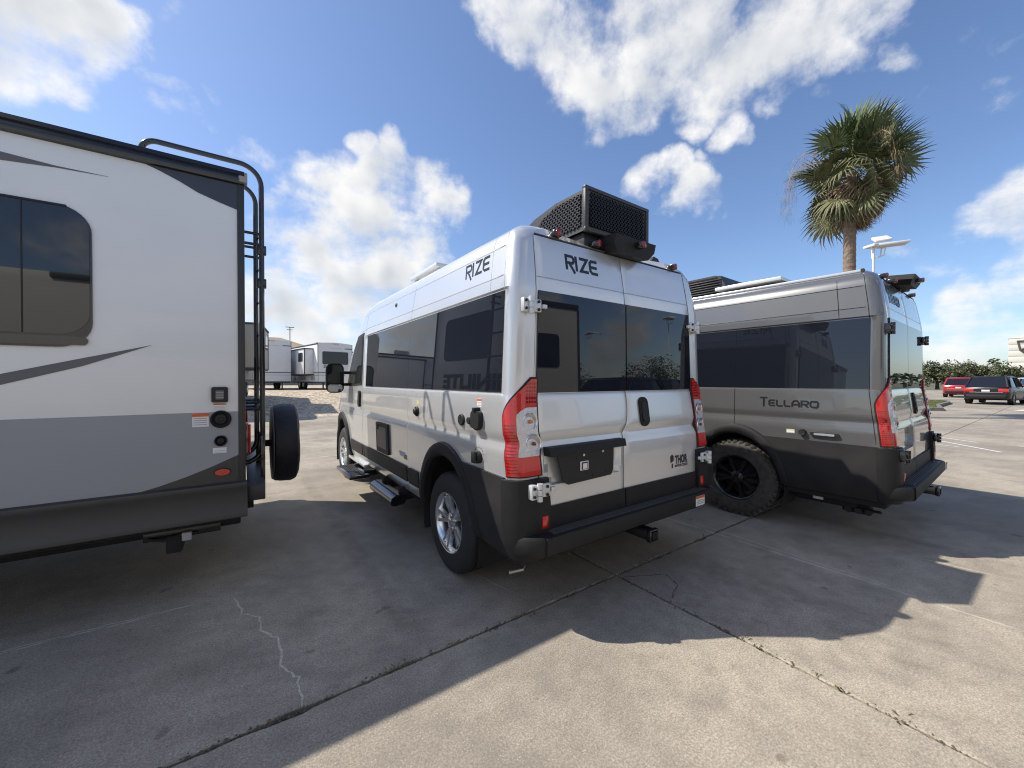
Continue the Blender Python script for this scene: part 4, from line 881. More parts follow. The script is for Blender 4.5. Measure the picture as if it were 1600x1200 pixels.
# underside
for y in (.3, 2.1): MB().box((L0+.2, y-.05, .38), (-.02, y+.05, .50), .008).build('chassis_rail', UNDER, TR)
MB().box((L0+.1, .04, .47), (-.03, WD-.04, .505), .004).build('belly_pan', UNDER, TR)
j = MB().box((-.52, .10, .40), (-.13, .20, .47), .006).build('stabiliser_jack', GLOSSB, TR); MB().box((-.41, .08, .31), (-.33, .24, .42), .01).build('jack_foot', UNDER, j); MB().tube([(-.5, .09, .42), (-.42, .07, .405), (-.34, .09, .42), (-.25, .09, .415)], .010, 8).build('jack_screw', UNDER, j); MB().box((-.33, .06, .385), (-.28, .10, .435), .004).build('jack_block', STICKG, j)
for ax_ in (-3.0, -3.95):
    for y, sg in ((.05, -1), (WD-.05, 1)):
        o = (ax_, y, .345); hb = MB().lathe([(0, -.18), (.12, -.16), (.10, 0), (0, .01)], o, (0, sg, 0), 20).build('wheel', ZINC, TR)
        MB().lathe([(.19, -.01), (.25, .0), (.31, -.02), (.345, -.05), (.345, -.17), (.3, -.2), (.19, -.19)], o, (0, sg, 0), 36).build('tyre', RUBBER, hb); MB().lathe([(.20, -.01), (.17, -.03), (.08, -.02), (.0, -.02)], o, (0, sg, 0), 24).build('rim', CHROME, hb)
# rear face
MB().patch([(.0, .50), (WD, .50), (WD, 1.0), (.0, 1.0)], rf, .003, 9).build('rear_lower_panel', TD, TR, 0)
MB().patch(rr(.85, 1.80, 2.1, 2.40, .1), rf, .012, 9).build('rear_window', GLASS, TR)
font_part('rear_lettering', 'MINILITE', .26, lambda a, z, off: (off+.004, .32+a, z+1.42), DECAL, TR, .012, 1.75)
for y in (.10, WD-.10): 
    t_ = MB().box((.0, y-.045, .90), (.03, y+.045, 1.12), .01).build('tail_lamp', REDDARK, TR); MB().box((.03, y-.035, .91), (.042, y+.035, 1.11), .008).build('lens', REDLENS, t_)
bp = MB().box((.02, .04, .585), (.125, WD-.04, .69), .006).build('rear_bumper', mat('bumper steel', (.03, .032, .037), .42), TR)
for y in (.35, WD-.35): MB().box((-.02, y-.06, .47), (.06, y+.06, .60), .006).build('bumper_bracket', UNDER, bp)
def rail(y, dx=0):
    P_ = [(-.55, y, 2.80), (-.55, y, 2.94)]
    for k in range(7): t = math.pi/2*k/6; P_.append((-.47-.08*math.cos(t), y, 2.94+.08*math.sin(t)))
    for k in range(9): t = math.pi/2*k/8; P_.append((-.02+.14*math.sin(t), y, 2.88+.14*math.cos(t)))
    P_ += [(.12, y, 2.0), (.12, y, 1.3), (.12, y, .95)]
    for k in range(7): t = math.pi/2*k/6; P_.append((.0+.12*math.cos(t), y, .92-.12*math.sin(t)+.0))
    return [(p[0]-(dx if p[0] > 0 else 0), p[1], p[2]) for p in P_]
ld = MB().tube(rail(.34), .018, 12).build('ladder', GLOSSB, TR)
MB().tube(rail(.72, .028), .018, 12).build('rail', GLOSSB, ld)
for k in range(7): 
    z = .98+.27*k; r_ = MB().tube([(.12, .34, z), (.12, .72, z)], .011, 8).build('rung', GLOSSB, ld)
for z in (2.44, 2.52, 1.25, 1.20): MB().tube([(.0, .34, z), (.12, .34, z)], .011, 8).build('standoff', GLOSSB, ld); MB().tube([(.0, .72, z), (.12, .72, z)], .011, 8).build('standoff', GLOSSB, ld)
for z in (2.40, 2.15): MB().box((.085, .325, z-.035), (.15, .355, z+.035), .004, Matrix.Rotation(0, 4, 'Y')).build('hinge_bracket', GLOSSB, ld)
MB().box((.105, .30, .60), (.135, .36, 1.0), .003).build('ladder_foot', GLOSSB, ld)
sc = (.30, .95, .853); cvm = MB().lathe([(0, -.098), (.2, -.1), (.30, -.095), (.338, -.075), (.348, -.03), (.348, .05), (.338, .085), (.30, .105), (.18, .112), (0, .115)], sc, (1, 0, 0), 64)
cvm.v = [(x+.006*noise.noise((x*9, y*14, z*14)), sc[1]+(y-sc[1])*(1+.014*noise.noise((x*22, y*9, z*9))), sc[2]+(z-sc[2])*(1+.014*noise.noise((x*22, y*9, z*9)))) for x, y, z in cvm.v]
cv = cvm.build('spare_wheel_cover', mat('vinyl cover', (.010, .011, .016), .55, 0, 0, .15, 14, .5, 16), TR)
MB().tube([(sc[0]-.088, sc[1]+.318*math.cos(2*math.pi*k/36), sc[2]+.318*math.sin(2*math.pi*k/36)) for k in range(36)], .007, 6, closed=True).build('cover_piping', mat('piping', (.10, .10, .105), .5), cv)
MB().cyl((.12, .95, .853), (.22, .95, .853), .03, seg=12).build('spare_carrier', UNDER, cv); MB().box((.09, .91, .60), (.14, .99, .95), .006).build('carrier_post', GLOSSB, cv)
MB().box((L0+1.8, .9, 2.82), (L0+2.7, 1.6, 3.1), .05).build('roof_air_conditioner', mat('trailer ac', (.5, .5, .5), .5), TR)
# ------------------------------------------------------------------ other trailers, buildings
BW = mat('far trailer white', (.68, .69, .70), .45, 0, 0, .04, .8); BB = mat('far trailer beige', (.42, .37, .30), .5, 0, 0, .05, .8); BT = mat('far trim', (.05, .05, .055), .5)
BGW = mat('far trailer grey', (.36, .37, .40), .5)
def rvbox(name, label, loc, az, L_, W_, zb, zt, m, group, slide=None, rearwin=None, text=None, sidewin=(), stripes=True, cap=False):
    """local frame: rear face at y=0, forward +y, z=0 on the ground"""
    T = empty(name, loc, R(-az)); tag(T, label, 'travel trailer', group); h = W_/2
    b = MB()
    sec = [(-h, zb), (-h, zt-.18), (-h+.06, zt-.05), (-h*.5, zt), (0, zt+.03), (h*.5, zt), (h-.06, zt-.05), (h, zt-.18), (h, zb)]
    ys = [0, L_] if not cap else [0, L_-1.0, L_-.5, L_-.15, L_]
    rows = []
    for y in ys:
        k = 1 if not cap or y <= L_-1 else {L_-.5: .98, L_-.15: .9, L_: .72}[y]
        rows.append([(x*(.5+.5*k), y, zb+(z-zb)*k+(1-k)*.25) for x, z in sec])
    b.grid(rows); n = len(sec); b.add(rows[0], [tuple(range(n))]); b.add(rows[-1], [tuple(range(n))]); b.grid([[r_[0] for r_ in rows], [r_[-1] for r_ in rows]])
    b.build('body', m, T, 30)
    for sg in (-1, 1):
        MB().box((sg*(h+.006)-.02, -.012, zb), (sg*(h+.006)+.02, .03, zt-.15), .005).build('corner_trim', BT, T)
        MB().box((sg*h-.02, 0, zt-.14), (sg*h+.03, L_-.6, zt-.06), .01).build('roof_rail', BT, T)
    MB().box((-h+.05, .05, zb-.12), (h-.05, L_-.3, zb), .01).build('underframe', BT, T)
    if stripes:
        for z, w in ((zb+.62, .05), (zb+.45, .02)): MB().box((-h+.02, -.012, z), (h-.02, -.002, z+w)).build('rear_stripe', BT, T); [MB().box((sg*(h+.002), .05, z), (sg*(h+.01), L_-.8, z+w)).build('side_stripe', BT, T) for sg in (-1, 1)]
        MB().box((h-.55, -.012, zt-.42), (h-.02, -.002, zt-.36)).build('rear_accent', BT, T); MB().box((-.45, -.011, zt-.40), (.45, -.002, zt-.385)).build('rear_print', STICKG, T)
    if rearwin: w_ = MB().prism(rr(-rearwin[0], rearwin[1], rearwin[0], rearwin[2], .1), lambda a, z: (a, -.02, z), lambda a, z: (a, 0.005, z)).build('rear_window', GLASS, T)
    if text: font_part('rear_lettering', text, .3, lambda a, z, off: (a-.85, -.014, z+zb+1.0), mat('grey lettering', (.2, .2, .22), .5), T, .01)
    for sg in (-1, 1):
        for y0 in (.6, 2.6, 4.9): MB().box((sg*(h+.002), y0, zb+.10), (sg*(h+.012), y0+.8, zb+.38), .004).build('baggage_door', BGW, T)
        MB().box((sg*(h+.002), L_*.66, zb+.9), (sg*(h+.02), L_*.66+.35, zb+1.25), .01).build('vent_cover', BT, T)
        MB().box((sg*(h+.002), L_*.3, zt-.75), (sg*(h+.008), L_*.3+1.6, zt-.55)).build('side_print', STICKG, T)
    for k in range(3): MB().box((-.18+.15*k, -.03, zt-.10), (-.1+.15*k, .0, zt-.06), .008).build('marker_lamp', REDLENS, T)
    for (sg, y0, y1, z0, z1) in sidewin: MB().prism(rr(y0, z0, y1, z1, .08), lambda a, z: (sg*(h+.015), a, z), lambda a, z: (sg*(h-.01), a, z)).build('side_window', GLASS, T)
    if slide:
        sg, y0, y1, z0, z1, d, sm_ = slide
        s_ = MB().box((sg*h, y0, z0), (sg*(h+d), y1, z1), .02).build('slide_out', sm_, T)
        MB().box((sg*(h-.01), y0-.05, z1), (sg*(h+d+.06), y1+.05, z1+.07), .02).build('slide_topper', BT, s_)
        for yy in (y0, y1): MB().box((sg*(h+d)-.03, yy-.03, z0-.02), (sg*(h+d)+.03, yy+.03, z1), .01).build('slide_trim', BT, s_)
        MB().box((sg*h, y0-.02, z0-.08), (sg*(h+d), y1+.02, z0), .01).build('slide_base', BT, s_)
        if d > .5: MB().prism(rr(y0+.35, z0+(z1-z0)*.5, y0+1.3, z1-.25, .1), lambda a, z: (sg*(h+d+.015), a, z), lambda a, z: (sg*(h+d-.01), a, z)).build('slide_window', GLASS, s_)
    for y in (L_*.42, L_*.42+.95):
        for sg in (-1, 1):
            w_ = MB().lathe([(0, .0), (.18, .01), (.2, -.03)], (sg*(h-.06), y, .38), (sg, 0, 0), 16).build('wheel', ZINC, T); MB().lathe([(.2, -.0), (.33, .0), (.38, -.04), (.38, -.2), (.2, -.2)], (sg*(h-.06), y, .38), (sg, 0, 0), 24).build('tyre', RUBBER, w_)
    for sg in (-1, 1): MB().box((sg*(h-.5)-.04, .4, 0), (sg*(h-.5)+.04, .5, zb-.1), .01).build('stabiliser_leg', BT, T)
    MB().box((-.3, L_*.4, zt), (.3, L_*.4+.9, zt+.28), .08).build('roof_air_conditioner', BGW, T)
    return T
GRP = 'trailers parked on the gravel lot'
zg = lambda x, y: gz(x, y)-.01
def at(x, y): return (x, y, zg(x, y))
rvbox('travel_trailer', 'white travel trailer showing its wide dark rear window, beside the mirror', at(3.72, 29.4), -10, 8, 2.44, .60, 3.42, BW, GRP, slide=(-1, .9, 4.2, 1.15, 2.95, .62, BW), rearwin=(.92, 1.85, 2.78), text='SLA', sidewin=((-1, 5.2, 5.9, 1.8, 2.3),))
rvbox('travel_trailer', 'plain white trailer rear end without a window, behind the ladder', at(-.15, 31.5), -7, 8, 2.5, .62, 3.62, BW, GRP, sidewin=((1, 2, 3, 1.8, 2.4),))
fw = rvbox('fifth_wheel_trailer', 'beige fifth wheel trailer with a slide-out and front cap, glimpsed through the ladder', at(-2.6, 24.6), 188, 6.6, 2.5, .85, 3.3, BB, GRP, slide=(-1, 2.6, 6.0, 1.35, 3.2, .8, BB), stripes=False, cap=False)
nose = MB(); hh = 1.25
nose.grid([[(x*k, y, 1.45+(z-1.45)*q) for x, z in ((-hh, 1.5), (-hh, 3.2), (-hh*.9, 3.42), (0, 3.5), (hh*.9, 3.42), (hh, 3.2), (hh, 1.5), (-hh, 1.5))] for y, k, q in ((6.6, 1, 1), (7.8, 1, 1), (8.2, .97, .97), (8.45, .88, .9), (8.5, .6, .7), (8.5, .0, .35))]); nose.build('front_cap', mat('cap grey', (.5, .48, .45), .35, 0, .4), fw, 40)
MB().box((-.1, 7.4, .7), (.1, 7.6, 1.5), .02).build('king_pin', BT, fw)
for sg in (-1, 1): MB().box((sg*.9-.05, 6.3, 0), (sg*.9+.05, 6.4, .95), .01).build('landing_leg', BT, fw)
rvbox('travel_trailer', 'white trailer far right of the row, just past the mirror', at(7.6, 31.5), -10, 7, 2.44, .62, 3.2, BW, GRP, rearwin=(.8, 1.8, 2.6))
rvbox('travel_trailer', 'white trailer deep in the gravel lot left of the row', at(-5.2, 36), -4, 8, 2.44, .95, 3.3, BW, GRP, sidewin=((1, 2, 3, 1.8, 2.4), (1, 5, 6, 1.8, 2.4)))
rvbox('travel_trailer', 'white trailer beyond the near one, mirrored in the silver van side glass', at(-11, 20), 60, 8, 2.44, .95, 3.3, BW, GRP, slide=(1, 2, 5, 1.2, 2.95, .5, BW), rearwin=(.7, 1.8, 2.6), sidewin=((-1, 2, 3, 1.8, 2.4),))
rvbox('travel_trailer', 'cream travel trailer standing behind the photographer, mirrored in the rear glass', (3.1, -4.65, 0), -90, 8.2, 2.44, .55, 3.0, mat('tan trailer', (.60, .565, .51), .5, 0, 0, .04, 1), 'vehicles mirrored in the van glass', rearwin=None, sidewin=((1, .5, 1.5, 1.75, 2.35), (1, 3.2, 5.2, 1.7, 2.4)), stripes=False)
# building behind the trailers
B = empty('hall_building', at(8, 64)); tag(B, 'low building with a tan hipped roof behind the white trailers', 'building')
MB().box((-12, 0, 0), (1, 12, 4.6), .02).build('wall', mat('hall wall', (.30, .30, .31), .8, 0, 0, .1, .3), B)
m_ = MB(); m_.add([(-13, -1, 4.6), (2, -1, 4.6), (2, 13, 4.6), (-13, 13, 4.6), (-7, 6, 7.4), (-4.5, 6, 7.4)], [(0, 1, 5, 4), (1, 2, 5), (2, 3, 4, 5), (3, 0, 4), (0, 3, 2, 1)]); ro = m_.build('roof', mat('tan roof', (.30, .235, .155), .8, 0, 0, .12, .5), B, 0)
MB().box((-13, -1.04, 4.45), (2, -.98, 4.65)).build('eaves', BGW, ro)
m_ = MB(); m_.add([(-10, -3, 4.7), (-4.5, -3, 4.7), (-7.2, -3, 6.0), (-10, 4, 4.7), (-4.5, 4, 4.7), (-7.2, 4, 6.0)], [(0, 1, 2), (0, 2, 5, 3), (1, 4, 5, 2), (3, 5, 4)]); m_.build('porch_roof', mat('brown roof', (.20, .12, .09), .8), B, 0)
for x in (-9.5, -5): MB().box((x-.2, -2.8, 0), (x+.2, -2.4, 4.7), .02).build('porch_column', BGW, B)
for k in range(3): MB().box((-10+4*k, -.05, 1.2), (-8.6+4*k, .01, 2.8)).build('window', GLASS, B)
ant = MB(); ant.cyl((-3.2, 6, 6.8), (-3.2, 6, 9.2), .06, seg=6); ant.box((-3.8, 5.97, 9.1), (-2.6, 6.03, 9.2)); ant.box((-3.6, 5.97, 8.7), (-2.8, 6.03, 8.78)); ant.build('roof_aerial', BT, B)
# white building with a line emblem at the right edge
WBD = empty('commercial_building', (119.5, 5.35, 0), R(-87)); tag(WBD, 'cream panelled building with a dark line emblem at the right edge', 'building')
PANEL = mat('cream panels', (.62, .60, .54), .7, 0, 0, .04, .2)
MB().box((.05, .05, 0), (15, 14, 9.4)).build('core_wall', mat('panel joint', (.28, .27, .25), .9), WBD)
for k in range(8):
    for i in range(3): MB().box((i*5+.02, -.06, .3+k*1.14), (i*5+4.98, .06, .3+k*1.14+1.10), .02).build('wall_panel', PANEL, WBD); MB().box((-.06, i*4.6+.08, .3+k*1.14), (.06, i*4.6+4.6, .3+k*1.14+1.10), .02).build('wall_panel', PANEL, WBD)
MB().box((-.1, -.1, 9.42), (15, 14, 9.6), .02).build('parapet', PANEL, WBD)
em = MB(); EP = {'a': (1.0, 8.9), 'b': (4.4, 8.9), 'c': (1.3, 7.2), 'd': (4.4, 7.2), 'e': (2.6, 5.7), 'f': (6.0, 7.6), 'g': (7.6, 8.9), 'h': (6.0, 6.3)}
for a, b in ('ab', 'ac', 'cd', 'bd', 'bc', 'ce', 'bf', 'df', 'fg', 'dh'): em.cyl((EP[a][0], -.22, EP[a][1]), (EP[b][0], -.22, EP[b][1]), .11, seg=6)
for k in EP: em.cyl((EP[k][0], -.25, EP[k][1]), (EP[k][0], -.06, EP[k][1]), .12, seg=6)
em.build('line_emblem', mat('emblem bronze', (.09, .075, .06), .5), WBD)
# ------------------------------------------------------------------ cars
def car(name, label, loc, az, m, kind='suv', group=None, lamp=REDLENS):
    T = empty(name, loc, R(-az)); tag(T, label, 'car', group)
    if kind == 'suv': L_, w, belt, roof, g0, g1, t0, t1 = 4.6, .92, 1.02, 1.66, .10, 3.55, .62, 2.75
    else: L_, w, belt, roof, g0, g1, t0, t1 = 4.6, .90, .92, 1.46, .55, 3.5, 1.25, 2.7
    rows = []
    for y, wk, zt, zb in ((0, .86, belt-.10, .45), (.05, .93, belt-.03, .34), (.25, .985, belt, .27), (1, 1, belt, .24), (2.4, 1, belt-.01, .24), (3.5, .99, belt-.05, .24), (4.1, .95, belt-.13, .26), (L_-.12, .86, belt-.22, .32), (L_, .72, belt-.36, .42)):
        W_ = w*wk; rows.append([(-W_*.9, y, zb), (-W_*.985, y, zb+.10), (-W_*1.0, y, .62 if zt > .7 else zt*.8), (-W_*.985, y, zt-.06), (-W_*.94, y, zt), (0, y, zt+.03), (W_*.94, y, zt), (W_*.985, y, zt-.06), (W_, y, .62 if zt > .7 else zt*.8), (W_*.985, y, zb+.10), (W_*.9, y, zb)])
    b = MB().grid(rows); n = 11; b.add(rows[0], [tuple(range(n))]); b.add(rows[-1], [tuple(range(n))]); b.grid([[r_[0] for r_ in rows], [r_[-1] for r_ in rows]]); b.build('body', m, T, 40)
    def lvl(t, ex=0): 
        y0 = g0+(t0-g0)*t; y1 = g1+(t1-g1)*t; ww = w*(.93-.19*t)+ex; return [(-ww*.93, y0-ex), (ww*.93, y0-ex), (ww, y0+.25), (ww, y1-.35), (ww*.82, y1+ex), (-ww*.82, y1+ex), (-ww, y1-.35), (-ww, y0+.25)]
    rws = [[(x, y, belt+(roof-belt)*t) for x, y in lvl(t)] for t in (0, .5, .9)]
    MB().grid(rws, True).build('greenhouse_glass', GLASS, T, 30)
    r2 = [[(x, y, belt+(roof-belt)*t) for x, y in lvl(t, e)] for t, e in ((.86, .012), (.93, .014))]+[[(x*.9, y+(.08 if y < 2 else -.1), roof) for x, y in lvl(.97)]]
    q = MB().grid(r2, True); q.add(r2[-1], [tuple(range(8))]); q.build('roof', m, T, 50)
    for i in (0, 1, 2, 3, 6, 7):
        a = lvl(0, .008)[i]; c_ = lvl(.9, .008)[i]; MB().tube([(a[0], a[1], belt-.01), (c_[0], c_[1], belt+(roof-belt)*.9)], .045 if i in (0, 1) else .04, 6).build('pillar', m, T)
    for sg in (-1, 1):
        a = lvl(0, .006)[2]; MB().tube([(sg*a[0], 1.9, belt), (sg*a[0]*.82, 1.85, belt+(roof-belt)*.9)], .035, 6).build('pillar', BLACK, T)
        MB().box((sg*w*.98, 3.0, belt), (sg*(w+.2), 3.14, belt+.17), .04).build('door_mirror', m, T)
        MB().box((sg*w*.99, .25, .24), (sg*w*.9, L_-.5, .34), .02).build('sill', PLAST, T)
        MB().box((sg*.46, -.015, belt-.28), (sg*(w*.93), .2, belt-.09), .03).build('tail_lamp', lamp, T)
        MB().box((sg*.55, L_-.25, belt-.36), (sg*(w*.80), L_-.06, belt-.22), .03).build('head_lamp', CLEARL, T)
        for y in (.88, L_-.95):
            MB().lathe([(.40, -.0), (.40, .012), (.37, .014), (.36, -.05)], (sg*w*.985, y, .36), (sg, 0, 0), 24).build('wheel_arch', PLAST, T)
            wh = MB().lathe([(.0, .0), (.2, .006), (.23, .0)], (sg*w*.985, y, .34), (sg, 0, 0), 20).build('wheel', ZINC if kind != 'suv' or m != CARK else GLOSSB, T); MB().lathe([(.22, .01), (.30, .02), (.34, -.02), (.34, -.2), (.2, -.2)], (sg*w*.985, y, .34), (sg, 0, 0), 24).build('tyre', RUBBER, wh)
    MB().box((-w*.84, -.05, .36), (w*.84, .12, .58), .04).build('rear_bumper', PLAST if kind == 'suv' else m, T)
    MB().box((-.16, -.02, belt-.26), (.16, .03, belt-.15), .004).build('number_plate', mat('plate', (.6, .6, .6), .4), T)
    MB().box((-w*.7, -.005, belt-.31), (w*.7, .03, belt-.29), .004).build('trim_strip', CHROME, T)
    return T
CARK = mat('black car paint', (.006, .006, .007), .35, 0, .25); CARR = mat('red car paint', (.42, .012, .018), .25, .1, 1.); CARW = mat('white car paint', (.68, .68, .69), .3, 0, 1.); CARS = mat('silver car paint', (.45, .46, .48), .3, .5, 1.)
GC = 'cars parked across the lot'
car('parked_car', 'black SUV seen from behind, nearest of the parked cars', (33.6, 1.25, 0), 96, CARK, 'suv', GC)
car('parked_car', 'red SUV parked left of the black one', (46.2, 3.7, 0), 90, CARR, 'suv', GC)
car('parked_car', 'white car behind the red one at the grass island', (55, 5.2, 0), 140, CARW, 'sedan', GC)
car('parked_car', 'white SUV at the right edge beyond the black one', (52.5, -.4, 0), 70, CARW, 'suv', GC)
car('parked_car', 'silver car glimpsed between the red and black ones', (58, 3.6, 0), 150, CARS, 'sedan', GC)
GM = 'vehicles mirrored in the van glass'
car('parked_car', 'black SUV mirrored large in the silver van rear glass', (9.6, -6.6, 0), -80, CARK, 'suv', GM)
car('parked_car', 'second black SUV mirrored in the silver van rear glass', (13.4, -8.2, 0), -78, CARK, 'suv', GM)
car('parked_car', 'white car mirrored far off in the silver van rear glass', (22, -22, 0), 40, CARW, 'suv', GM)
car('parked_car', 'silver car mirrored in the rear doors of the grey van', (13.5, -2.8-8, 0), -30, CARS, 'suv', GM)
# third van beyond the grey one: only its shadow shows
V3 = copy_tree(V2); V3.location = (5.55, .92, 0); V3['label'] = 'van hidden beyond the dark grey one, casting the shadow right of it'
# ------------------------------------------------------------------ palm
PX, PY = 16.90, 3.28
palm = empty('palm_tree', (PX, PY, 0)); tag(palm, 'tall fan palm with a shaggy skirt of dead fronds behind the grey van', 'palm tree')
TRK = mat('palm trunk', (.16, .115, .085), .9, 0, 0, .3, 9, 1., 14, col2=(.26, .20, .15))
HT = 9.3
rws = []
for k in range(90):
    z = HT*k/89; r_ = (.29-.09*min(1, z/1.6) if z < 1.6 else .20-.02*z/HT)+(.012 if k % 2 else 0)
    rws.append([(r_*math.cos(2*math.pi*j/18)*(1+.03*noise.noise((j, k*.7, 1)))+.1*math.sin(z*.12), r_*math.sin(2*math.pi*j/18), z) for j in range(18)])
MB().grid(rws, True).build('trunk', TRK, palm, 0)
def frond(nb, spread, rad, pet, droop, fold, seed, w=.10):
    rg = random.Random(seed); m_ = MB()
    P_ = [Vector((pet*t, 0, -.12*pet*t*t*droop)) for t in (0, .5, 1)]
    m_.tube(P_, [.022, .016, .01], 4, False)
    o = P_[-1]
    for k in range(nb):
        a = R(-spread+2*spread*k/(nb-1))+rg.gauss(0, .02); l = rad*(.72+.28*math.cos(a*.75))*rg.uniform(.9, 1.06)
        d = Vector((math.cos(a), math.sin(a), fold*(abs(math.sin(a)))*.5)); sd_ = Vector((-math.sin(a), math.cos(a), 0)); up = Vector((0, 0, 1))
        pts = []
        for t, wk in ((.04, .25), (.35, .85), (.62, .75), (.84, .28), (1.02, .02)):
            q = o+d*l*t+Vector((rg.gauss(0, .01), rg.gauss(0, .01), -droop*l*max(0, t-.35)**2*rg.uniform(.7, 1.4))); pts.append((q-sd_*w*wk*.5, q+up*w*wk*.22, q+sd_*w*wk*.5))
        m_.grid(pts)
    return m_
LG = mat('palm leaf', (.055, .085, .03), .5, 0, 0, .35, 4, col2=(.13, .165, .065)); LG2 = mat('palm leaf old', (.07, .09, .035), .6, 0, 0, .3, 4, col2=(.18, .175, .08)); LDD = mat('dead palm leaf', (.17, .115, .07), .85, 0, 0, .35, 5, col2=(.34, .26, .175)); LST = mat('palm flower stalk', (.30, .22, .12), .8, 0, 0, .3, 8, col2=(.42, .34, .22))
def meshes(lst, m, nm):
    out = []
    for q in lst:
        me = bpy.data.meshes.new(nm); me.from_pydata([tuple(v) for v in q.v], [], q.f); me.materials.append(m); out.append(me)
    return out
FR = meshes([frond(26, 118, 1.05, .95, .35, .5, 1), frond(24, 105, 1.0, 1.05, .6, .4, 2), frond(26, 112, 1.1, .85, .5, .5, 3)], LG, 'green_frond')
FO = meshes([frond(22, 110, 1.05, 1.0, 1.2, .25, 4), frond(22, 100, 1.0, 1.1, 1.5, .2, 5)], LG2, 'drooping_frond')
FD = meshes([frond(16, 60, 1.2, .6, .9, .0, 6, .09), frond(16, 46, 1.25, .5, .7, .0, 7, .09), frond(14, 40, 1.0, .6, .5, .0, 8, .08)], LDD, 'dead_frond')
pr = random.Random(21)
def place(me, nm, z, az, el, roll, sc=1.):
    M = Matrix.Rotation(az, 4, 'Z') @ Matrix.Rotation(-el, 4, 'Y') @ Matrix.Rotation(roll, 4, 'X')
    o = link(nm, me, palm); o.matrix_local = Matrix.Translation((.28, -.14, z)) @ M @ Matrix.Scale(sc*.98, 4) @ Matrix.Translation((.12, 0, 0))
for k in range(38):
    az = k*2.399+pr.gauss(0, .15); t = k/37; el = R(80-66*t**1.0+pr.gauss(0, 9)); place(pr.choice(FR), 'frond', HT+.5-.6*t, az, el, pr.gauss(0, .8), pr.uniform(.65, 1.2))
for k in range(40):
    az = k*2.399+.8+pr.gauss(0, .2); t = k/39; el = R(22-72*t+pr.gauss(0, 9)); place(pr.choice(FO), 'frond', HT+.25-.8*t, az, el, pr.gauss(0, .8), pr.uniform(.6, 1.15))
for k in range(130):
    az = k*2.399+.3+pr.gauss(0, .2); t = k/129; el = R(-40-46*t**.6+pr.gauss(0, 5)); place(pr.choice(FD), 'dead_frond', HT+.1-1.25*t, az, el, pr.gauss(0, .6), pr.uniform(.75, 1.05)*(1-.35*t))
for k in range(9):
    az = pr.uniform(0, 6.28); l = pr.uniform(1.7, 2.5); m_ = MB(); P_ = []
    for i in range(9):
        t = i/8; P_.append(Vector((math.cos(az)*l*math.sin(t*1.6)*.95, math.sin(az)*l*math.sin(t*1.6)*.95, HT+.2+.75*math.sin(t*3.1)-1.9*max(0, t-.45)**1.3)))
    m_.tube(P_, [.022-.016*i/8 for i in range(9)], 4, False)
    for i in range(3, 9):
        for q in range(20):
            p = P_[i]+Vector((pr.gauss(0, .13), pr.gauss(0, .13), 0)); ll = pr.uniform(.25, .75); e = p+Vector((pr.gauss(0, .1), pr.gauss(0, .1), -ll))
            m_.add([p, p+Vector((.018, .01, 0)), e+Vector((.008, 0, 0)), e], [(0, 1, 2, 3)])
    m_.build('flower_stalk', LST, palm, 0)
# ------------------------------------------------------------------ street light with three heads
def street_light(label, loc, H, rot, heads=((.2, .10), (2.3, .12), (4.4, .25))):
    T = empty('street_light', loc, rot); tag(T, label, 'street light', 'tall lot lights'); W_ = mat('lamp white', (.7, .71, .72), .4)
    MB().cyl((0, 0, 0), (0, 0, H), .11, .07, 10).build('pole', W_, T); MB().cyl((0, 0, 0), (0, 0, .6), .3, .28, 14).build('base', mat('kerb concrete', (.16, .15, .135), .9), T)
    ar = MB(); 
    for a, _ in heads: ar.tube([(0, 0, H-.9), (math.cos(a)*.6, math.sin(a)*.6, H-.75), (math.cos(a)*.7, math.sin(a)*.7, H-.1)], .045, 6)
    ar.build('bracket', W_, T)
    for k, (a, tilt) in enumerate(heads):
        M = Matrix.Rotation(a, 4, 'Z') @ Matrix.Rotation(-tilt, 4, 'Y'); hd = MB().box((.45, -.42, H-.12), (2.3, .42, H+.06), .05, M); ho = hd.build('lamp_head', W_, T); MB().box((.6, -.32, H-.135), (2.15, .32, H-.121), 0, M).build('lamp_lens', mat('lamp lens', (.5, .5, .48), .3), ho)
    return T
street_light('white three-headed lot light right of the palm trunk', (36.6, 6.9, 0), 11.4, 0, ((.35, .38), (-.45, .08), (-1.0, .03)))
street_light('lot light mirrored at the left of the silver van rear glass', (52, -50, 0), 11.5, 0); street_light('lot light mirrored at the right of the silver van rear glass', (56, -36, 0), 12.5, 1)
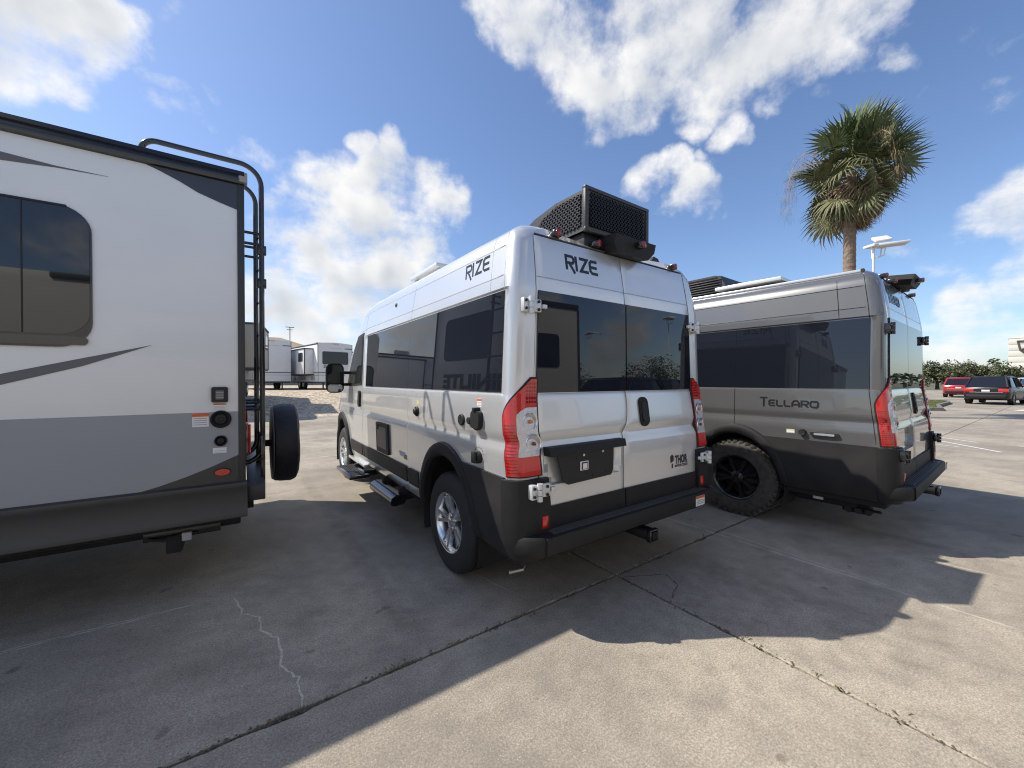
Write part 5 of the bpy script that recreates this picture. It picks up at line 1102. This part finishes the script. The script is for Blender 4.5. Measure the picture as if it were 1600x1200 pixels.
# ------------------------------------------------------------------ trees
def tree(label, loc, h, rx, seed, cols, n=3800, group='trees behind the parked cars', lean=0):
    rg = random.Random(seed); T = empty('broadleaf_tree', loc); tag(T, label, 'tree', group)
    tr = MB(); tr.tube([(0, 0, 0), (.05, .03, h*.18), (.1, 0, h*.36)], [.26, .2, .16], 8); limbs = []
    for k in range(7):
        a = k*2.4; e = Vector((math.cos(a)*rx*.62, math.sin(a)*rx*.62, h*rg.uniform(.5, .82))); limbs.append(e); tr.tube([(.1, 0, h*.3), (e.x*.45, e.y*.45, h*.48), e], [.13, .08, .03], 6)
    tr.build('trunk', mat('bark', (.07, .055, .042), .9, 0, 0, .2, 5), T)
    cl = []
    for k in range(38):
        a = rg.uniform(0, 6.28); r_ = math.sqrt(rg.random())*rx; z = h*(.34+.58*rg.random()*(1-.55*(r_/rx)**2)); cl.append((Vector((math.cos(a)*r_, math.sin(a)*r_, z)), rg.uniform(.5, 1.0)*rx*.33))
    for nm, m_, fr in (('crown', cols[0], .62), ('crown_light_leaves', cols[1], .38)):
        q = MB()
        for k in range(int(n*fr)):
            c_, r_ = rg.choice(cl); d = Vector((rg.gauss(0, 1), rg.gauss(0, 1), rg.gauss(0, .75))).normalized(); p = c_+d*r_*rg.uniform(.5, 1.08); s_ = rg.uniform(.10, .24)
            u = Vector((rg.gauss(0, 1), rg.gauss(0, 1), rg.gauss(0, .6))).normalized()*s_; v = u.cross(Vector((rg.gauss(0, 1), rg.gauss(0, 1), rg.gauss(0, 1)))).normalized()*s_*.55
            q.add([p-u, p-v, p+u, p+v], [(0, 1, 2, 3)])
        q.build(nm, m_, T, 0)
    return T
T1 = mat('oak leaf dark', (.06, .078, .035), .7, 0, 0, .3, 2); T2 = mat('oak leaf light', (.15, .155, .075), .7, 0, 0, .3, 2); T3 = mat('dry leaf', (.17, .12, .07), .8, 0, 0, .3, 2)
tree('dense dark green tree directly above the red car', (88, 10.5, 0), 4.6, 3.2, 1, (T1, T2))
tree('spreading green tree above the black SUV', (92, 6.0, 0), 4.8, 3.5, 2, (T1, T2))
tree('brownish low tree left of the two green ones', (84, 13.5, 0), 3.3, 2.8, 3, (T1, T3), 3600)
tree('small tree between the two large ones', (98, 8.6, 0), 4.2, 3.6, 4, (T1, T2), 3600)
tree('low tree against the cream building', (100, 4.6, 0), 3.6, 2.4, 5, (T1, T2), 3000)
for i, (x, y) in enumerate(((40, -44), (54, -38), (70, -30), (82, -18), (24, -50), (8, -48))):
    tree('tree %s mirrored in the van glass' % ['nearest the left lot light', 'between the two lot lights', 'right of both lot lights', 'farthest right', 'left of both lot lights', 'farthest left'][i], (x, y, -.1), 6+i % 3, 4.2, 20+i, (T1, T2), 2200, 'trees mirrored in the glass')
dt = MB(); rg = random.Random(5)
for k in range(15000):
    a = rg.uniform(0, 6.283); rr0 = 185+25*math.sin(a*3)+rg.gauss(0, 4); hh = 4.2+2.2*noise.noise((math.cos(a)*14, math.sin(a)*14, 2))+1.2*noise.noise((math.cos(a)*50, math.sin(a)*50, 5))
    p = Vector((math.sin(a)*rr0, math.cos(a)*rr0, max(0, hh)*math.sqrt(rg.random()))); s_ = rg.uniform(.4, 1.0)
    u = Vector((rg.gauss(0, 1), rg.gauss(0, 1), rg.gauss(0, .6))).normalized()*s_; v = u.cross(Vector((rg.gauss(0, 1), rg.gauss(0, 1), rg.gauss(0, 1)))).normalized()*s_*.7
    dt.add([p-u, p-v, p+u, p+v], [(0, 1, 2, 3)])
tag(dt.build('distant_woods', mat('far foliage', (.05, .065, .035), .8, 0, 0, .3, .3), None, 0), 'distant belt of trees round the flat horizon', 'woods', kind='stuff')
